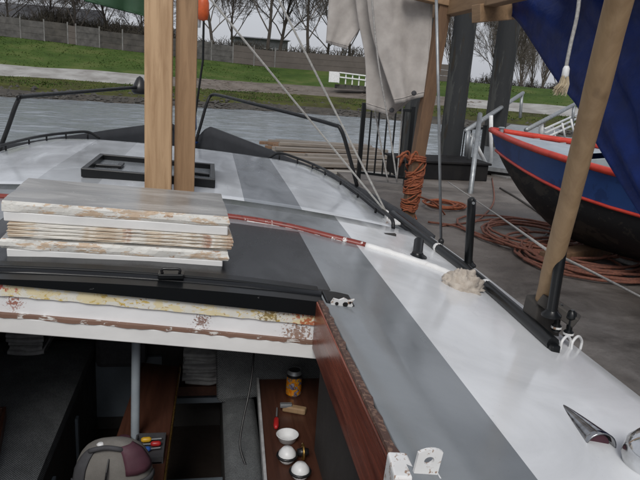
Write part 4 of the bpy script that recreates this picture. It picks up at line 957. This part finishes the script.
# hanging rope with frayed end
ft = [(1.351, 1.950, 1.099), (1.357, 1.950, 0.995), (1.351, 1.950, 0.911), (1.348, 1.950, 0.848), (1.349, 1.950, 0.804)]
hg = single(MB().tube(spline(ft, 6), .0062, 8), 'hanging_rope', M['rope_grey'], 'pale rope hanging down in front of the blue tarp', 'rope', ft[0], smooth=True)
mb = MB(); r_ = random.Random(8); q0 = Vector(ft[-1])
for k in range(90):
    a = r_.uniform(0, 6.28); s = r_.uniform(.2, 1)*.024
    mb.tube([q0+Vector((math.cos(a)*.005, math.sin(a)*.005, r_.uniform(-.01,.03))), q0+Vector((math.cos(a)*s*.7, math.sin(a)*s*.7, -.025)), q0+Vector((math.cos(a)*s-.012, math.sin(a)*s, -r_.uniform(.035,.065)))], [.0022,.002,.001], 3)
part(mb, 'frayed_end', M['straw'], hg)
part(MB().lathe([(.008,-.02),(.012,-.01),(.011,.012),(.007,.02)], q0+Vector((0,0,.012)), 10), 'whipping', M['white_paint'], hg, smooth=True)
# orange buoy by the forestay
bu = thing('marker_buoy', 'small orange and white buoy hanging behind the timber posts', 'buoy', (0.136, 5.500, 1.120))
part(MB().lathe([(.004,-.10),(.04,-.09),(.05,-.04),(.05,.04),(.035,.09),(.012,.11)], (0.134, 5.500, 1.228), 16), 'body', M['orange_buoy'], bu, smooth=True)
part(MB().lathe([(.03,-.09),(.036,-.03),(.03,.06),(.01,.08)], (0.086, 5.550, 1.166), 12), 'white_float', M['white_paint'], bu, smooth=True)
part(MB().tube([(0.133, 5.500, 1.305), (0.134, 5.400, 1.722)], .006, 6), 'line', M['rope_grey'], bu)
# ropes hanging by the canvas, boat hook
def rope(pts, r, mt, label, cat='rope', name='rope', n=6): return single(MB().tube(spline(pts, n), r, 6), name, mt, label, cat, tuple(pts[0]), smooth=True)
rope([(1.217, 4.200, 1.312), (1.303, 4.200, 0.881), (1.424, 4.250, 0.489), (1.549, 4.300, 0.048)], .006, M['rope_grey'], 'thin pale rope falling across the canvas down to the quay edge')
rope([(1.407, 4.600, 0.571), (1.477, 4.600, 0.315), (1.571, 4.600, -0.003)], .006, M['rope_grey'], 'short pale rope below the rear canvas sheet, left one')
rope([(1.596, 4.500, 0.623), (1.603, 4.500, 0.332), (1.610, 4.500, 0.031)], .005, M['rope_grey'], 'short pale rope below the front canvas sheet, right one')
rope([(2.624, 6.000, -0.209), (2.443, 4.600, -0.200), (1.490, 2.120, 0.162)], .006, M['rope_grey'], 'grey mooring line running from the quay to the leaning pole')
rope([(1.487, 2.100, 0.164), (2.012, 2.500, -0.065), (2.451, 2.600, -0.258)], .006, M['rope_grey'], 'grey line running from the leaning pole out of view')
rope([(1.719, 4.300, -0.049), (2.290, 5.400, -0.323), (2.565, 5.800, -0.523)], .008, M['rope_bright'], 'slack orange rope end beside the brown timber post')
bh = single(MB().tube([(1.587, 3.435, -0.152), (1.420, 3.250, 0.565), (1.344, 3.300, 1.221)], .0085, 8), 'boat_hook', M['steel'], 'thin grey metal pole standing upright on the rail right of the brown post', 'pole', (1.587, 3.435, -0.152), smooth=True)
part(MB().tube([(1.571, 3.389, -0.158), (1.460, 3.117, -0.074)], .016, 10), 'foot', M['plastic_black'], bh, smooth=True)
# ------------------------------------------------------------------ quay things: piles, railing, pontoon, gangway, boxes
def pile(label, x, y, r, lean, h=7):
    o = thing('mooring_pile', label, 'pile', (x, y, -2.2))
    part(MB().tube([(x+lean*k/8, y, -2.2+h*k/8) for k in range(9)], [r*(1+.03*noise.noise(Vector((k, x, 0)))) for k in range(9)], 20), 'shaft', M['pile'], o, smooth=True)
    part(MB().lathe([(r*1.05,-.03),(r*1.07,0),(r*1.05,.03)], (x+lean*.22, y, -.35), 20), 'band', M['steel'], o, smooth=True)
pile('dark weathered pile left of the brown post, half hidden by canvas', 3.30, 9.35, .155, 0)
pile('tall dark pile just right of the brown timber post', 3.80, 9.0, .165, .02)
pile('tall dark pile under the short beam end, behind the gangway', 5.05, 10.2, .18, .02)
def railing(label, a, b_, h, n, first=True):
    a, b_ = Vector(a), Vector(b_); o = thing('quay_railing', label, 'railing', a); up = Vector((0,0,h))
    part(MB().bar(a+up, b_+up, .035, .035), 'top_rail', M['black_paint'], o); part(MB().bar(a+Vector((0,0,.1)), b_+Vector((0,0,.1)), .03, .03), 'bottom_rail', M['black_paint'], o)
    for k in (0, 1): p = a.lerp(b_, k); part(MB().box(p+Vector((0,0,h/2+.02)), (.05, .05, h+.06)), 'post', M['black_paint'], o)
    for k in range(1, n): p = a.lerp(b_, k/n); part(MB().tube([p+Vector((0,0,.11)), p+up], .011, 6), 'baluster', M['black_paint'], o)
railing('black iron railing on the quay edge below the canvas', (2.095, 7.702, -0.500), (2.622, 7.375, -0.500), .92, 6)
railing('short black iron railing between the dark pile and the gangway', (3.98,9.2,-.5), (4.55,9.5,-.5), .62, 4)
bx = thing('storage_box', 'low black box on the quay behind the orange lashing', 'box', (3.086, 7.761, -0.500))
c = Vector((3.420, 7.831, -0.500)); part(MB().box(c+Vector((-.06,.5,.11)), (1.25, .7, .22)), 'body', M['boat_black'], bx, bevel=.01)
part(MB().box(c+Vector((-.06,.5,.236)), (1.31, .76, .03)), 'lid', M['boat_black'], bx, bevel=.006)
# pontoon with loose planks
pn = thing('pontoon', 'weathered plank pontoon between the boat and the black railing', 'pontoon', (2.0, 10.2, -1.2))
part(MB().box((2.35, 10.3, -.86), (2.0, 4.1, .55)), 'float', M['pallet_dark'], pn)
y = 8.3
while y < 12.3:
    w = rnd.uniform(.13, .2); L = rnd.uniform(1.8, 2.3); part(MB().box((2.35+rnd.uniform(-.15,.15), y+w/2, -.56+rnd.uniform(0,.06)), (L, w-.03, .05), -.10+rnd.uniform(-.05,.05)), 'plank', M[rnd.choice(('old_plank', 'old_plank', 'gray_plank', 'post_wood'))], pn, bevel=.004); y += w+.02
for k, (x, y, L, rz, lab) in enumerate(((2.3, 8.7, 1.6, .10, 'loose pale plank on the pontoon, nearest to the boat'), (2.2, 9.2, 1.9, -.06, 'loose plank on the pontoon, second from the boat'), (2.4, 9.75, 1.4, .16, 'short skewed plank in the middle of the pontoon'), (2.2, 10.4, 1.8, .03, 'loose plank on the pontoon, second from the water'), (2.3, 11.1, 1.7, -.10, 'loose plank on the pontoon, nearest to the open water'))):
    single(MB().box((x, y, -.455), (L, .17, .05), rz), 'loose_plank', M['old_plank'], lab, 'plank', (x, y, -.48), 'loose planks on the pontoon', bevel=.004)
# gangway with two handrails
gw = thing('gangway', 'galvanised gangway with sloping handrails behind the blue boat', 'gangway', (4.6, 9.4, -.5))
def gtube(a, b_, r, nm, mt='steel'): return part(MB().tube([a, b_], r, 8), nm, M[mt], gw, smooth=True)
gtube((3.728, 8.300, 0.149), (6.154, 11.500, 0.698), .035, 'handrail'); gtube((4.784, 8.600, 0.188), (7.284, 11.500, 0.554), .035, 'handrail')
gtube((3.769, 8.000, 0.405), (3.330, 7.000, -0.530), .032, 'upright'); gtube((4.209, 8.600, 0.360), (4.461, 8.900, -0.432), .03, 'upright', 'white_paint'); gtube((3.853, 8.400, 0.090), (4.365, 8.800, -0.420), .03, 'brace', 'white_paint')
gtube((3.758, 8.300, 0.150), (3.774, 8.300, -0.198), .03, 'upright'); gtube((5.505, 9.500, 0.270), (5.543, 9.500, 0.047), .04, 'upright', 'white_paint'); gtube((3.879, 8.400, 0.119), (3.859, 8.400, -0.294), .03, 'upright')
gtube((6.085, 11.400, 0.678), (6.115, 11.400, 0.227), .03, 'upright'); gtube((7.202, 11.400, 0.555), (7.237, 11.400, 0.132), .03, 'upright')
for a, b_ in (((6.162, 10.500, 0.101), (8.009, 12.500, 0.333)), ((6.174, 10.500, 0.030), (8.025, 12.500, 0.249)), ((6.189, 10.500, -0.059), (8.045, 12.500, 0.143))): gtube(a, b_, .022, 'midrail', 'white_paint')
for a, b_ in (((6.602, 11.000, 0.115), (6.713, 11.000, -0.162)), ((6.774, 11.000, 0.199), (6.886, 11.000, -0.078)), ((6.945, 11.000, 0.283), (7.062, 11.000, -0.012))): gtube(a, b_, .02, 'baluster', 'white_paint')
A, B = Vector((4.176, 8.600, -0.398)), Vector((6.898, 12.200, 0.004)); part(MB().bar(A, B, 1.0, .06), 'walkway', M['steel'], gw)
# ------------------------------------------------------------------ blue dinghy on the quay
dg = thing('dinghy', 'blue open boat with red gunwale stripes and black bottom on the quay', 'boat', (3.6, 3.9, -.5))
tx, ty, zb, ph, W, L1, aa, bb, he = 2.734, 5.399, .378, .422, .687, 2.2, .077, .011, .028
LEN = 4.3
def dg_pt(s, w, z):      # s along from the bow, w lateral (+ far), z absolute
    return Vector((tx+math.sin(ph)*s+math.cos(ph)*w, ty-math.cos(ph)*s+math.sin(ph)*w, z+he*w))
def gw_(s): return W*(1-max(0, 1-s/L1)**2)*(1-.25*max(0, (s-2.6)/1.7)**2)
def gz_(s): return zb-aa*s+bb*s*s
def hull_pt(s, q, sg):     # q 0 gunwale .. 1 keel
    w = gw_(s); zt = gz_(s); zk = lerp(.10, -.42, min(1, (s/.95))**.6) if s < .95 else -.42
    stem = .28*q*max(0, 1-s/1.1)
    if q < .32: ww = w*(1-.10*q/.32); z = lerp(zt, zt-.17-.07*min(1, s/1.2), q/.32)
    else:
        t = max(0, (q-.32)/.68); ww = w*.90*max(0, math.cos(t*1.5708))**.75; z = lerp(zt-.17-.07*min(1, s/1.2), zk, t**.8)
    return dg_pt(s+stem, sg*ww, z)
ss = [0, .08, .18, .3, .45, .65, .9, 1.2, 1.6, 2.1, 2.7, 3.4, LEN]; qs = [0, .10, .21, .32, .40, .52, .66, .80, .92, 1]
for sg in (-1, 1):
    part(MB().grid(lambda u, v: hull_pt(ss[int(round(u*12))], qs[int(round(v*9))], sg), 12, 9, lambda u, v: 0 if round(v*9) < 3 else 1, flip=sg > 0), 'hull_side', [M['boat_blue'], M['boat_bottom']], dg, smooth=True)
    part(MB().tube([hull_pt(s, 0, sg)+Vector((0,0,.004)) for s in ss], .026, 8), 'gunwale', M['boat_red'], dg, smooth=True)
    part(MB().tube([hull_pt(s, .32, sg)+(dg_pt(0, sg, 0)-dg_pt(0, 0, 0))*.004 for s in ss], .013, 6), 'rubbing_strake', M['boat_red'], dg, smooth=True)
    part(MB().grid(lambda u, v: (lambda s: dg_pt(s, sg*(gw_(s)-.03-.10*v), gz_(s)-.01-.30*v))(lerp(1.05, LEN, u)), 12, 4, flip=sg < 0), 'inner_side', M['boat_in'], dg, smooth=True)
part(MB().grid(lambda u, v: (lambda s: dg_pt(s, (v*2-1)*(gw_(s)-.12), gz_(s)-.30))(lerp(.9, LEN, u)), 10, 6), 'floor', M['boat_in'], dg)
part(MB().grid(lambda u, v: (lambda s: dg_pt(s, (v*2-1)*max(.0, gw_(s)-.015), gz_(s)-.02+.02*(1-(v*2-1)**2)))(lerp(.04, 1.05, u)), 10, 8), 'bow_deck', M['boat_deck'], dg, smooth=True)
for k in range(3): part(MB().bar(dg_pt(.4+.2*k, -gw_(.4+.2*k)+.05, gz_(.5)-.012-.015*k), dg_pt(.4+.2*k, gw_(.4+.2*k)-.05, gz_(.5)-.012-.015*k), .012, .03), 'deck_batten', M['boat_in'], dg)
for s in (1.07, 2.2, 3.3): part(MB().bar(dg_pt(s, -gw_(s)+.06, gz_(s)-.10 if s > 1.1 else gz_(s)-.17), dg_pt(s, gw_(s)-.06, gz_(s)-.10 if s > 1.1 else gz_(s)-.17), .22 if s > 1.1 else .02, .03 if s > 1.1 else .26), 'thwart', M['boat_in'], dg, bevel=.005)
part(MB().prism([(w, q) for w, q in [(-1,0),(-.9,.32),(-.6,.66),(0,1),(.6,.66),(.9,.32),(1,0)]], lambda p: hull_pt(LEN-.02, p[1], math.copysign(1, p[0]) if p[0] else 1), lambda p: hull_pt(LEN, p[1], math.copysign(1, p[0]) if p[0] else 1)), 'transom', M['boat_blue'], dg)
part(MB().lathe([(.02,0),(.02,.03),(.035,.04),(.02,.05)], dg_pt(.12, 0, gz_(.1)), 10), 'bow_bollard', M['steel'], dg, smooth='auto')
for k, s in enumerate((1.2, 3.2)):
    c = dg_pt(s, 0, -.5); single(MB().bar(c+Vector((-.55,-.25,.05)), c+Vector((.55,.25,.05)), .14, .10), 'timber_chock', M['post_wood'], ('timber chock under the bow of the blue boat', 'timber chock under the stern of the blue boat')[k], 'chock', tuple(c), bevel=.006)
# ------------------------------------------------------------------ ropes and litter on the quay
def coil(label, c, rx, ry, turns, r, seed, mt, z=QZ, jit=.06):
    rr = random.Random(seed); c = Vector(c); pts = []; n = turns*18
    for k in range(n):
        a = k/18*6.283; f = 1+.65*noise.noise(Vector((k*.031, seed, 0)))+.28*noise.noise(Vector((k*.14, seed, 4)))
        cx_ = jit*3*noise.noise(Vector((k*.02, 9, seed))); cy_ = jit*3*noise.noise(Vector((k*.02, 19, seed)))
        pts.append(Vector((c.x+math.cos(a)*rx*f+cx_, c.y+math.sin(a)*ry*f+cy_, z+r+.05*(k/n)+.025*abs(noise.noise(Vector((k*.13, 3, seed)))))))
    return single(MB().tube(pts, r, 7), 'rope_coil', mt, label, 'rope', tuple(c), smooth=True)
coil('heap of orange rope coiled on the quay under the blue boat', (3.141, 4.131, -0.500), .44, .42, 13, .011, 2, M['rope_orange'], jit=.13)
coil('loose tangle of orange rope left of the big coil, behind the leaning pole', (3.008, 4.825, -0.500), .42, .5, 8, .011, 5, M['rope_orange'], jit=.14)
coil('small tangle of orange rope at the foot of the brown post', (2.684, 6.091, -0.500), .16, .2, 5, .010, 7, M['rope_bright'], jit=.06)
rope([(2.204, 5.327, -0.480), (2.415, 5.194, -0.480), (2.504, 4.845, -0.480), (2.757, 4.798, -0.480), (3.067, 5.032, -0.480), (3.021, 5.136, -0.470), (2.950, 4.557, -0.480)], .011, M['rope_orange'], 'orange rope trailing across the quay toward the coils')
rope([(4.194, 8.267, -0.490), (3.440, 6.580, -0.490), (2.946, 5.748, -0.490), (2.655, 5.416, -0.490), (2.283, 5.221, -0.490)], .009, M['rope_orange'], 'thin reddish cord curving over the quay by the gangway')
rope([(3.918, 7.429, -0.490), (3.791, 6.634, -0.490), (3.581, 5.687, -0.490), (3.228, 5.007, -0.470), (2.811, 4.548, -0.480)], .012, M['pallet_dark'], 'dark rope lying beside the bow of the blue boat')
rope([(3.512, 4.690, -0.480), (3.417, 4.407, -0.480), (3.377, 4.181, -0.480), (3.489, 3.980, -0.480)], .02, M['rope_grey'], 'pale hose end on the quay under the blue boat')
sl_ = single(MB().box(Vector((4.532, 8.520, -0.490)), (.32, .30, .03), .4), 'paving_slab', M['concrete'], 'small pale slab on the quay by the bow of the blue boat', 'slab', (4.532, 8.520, -0.490), bevel=.006)
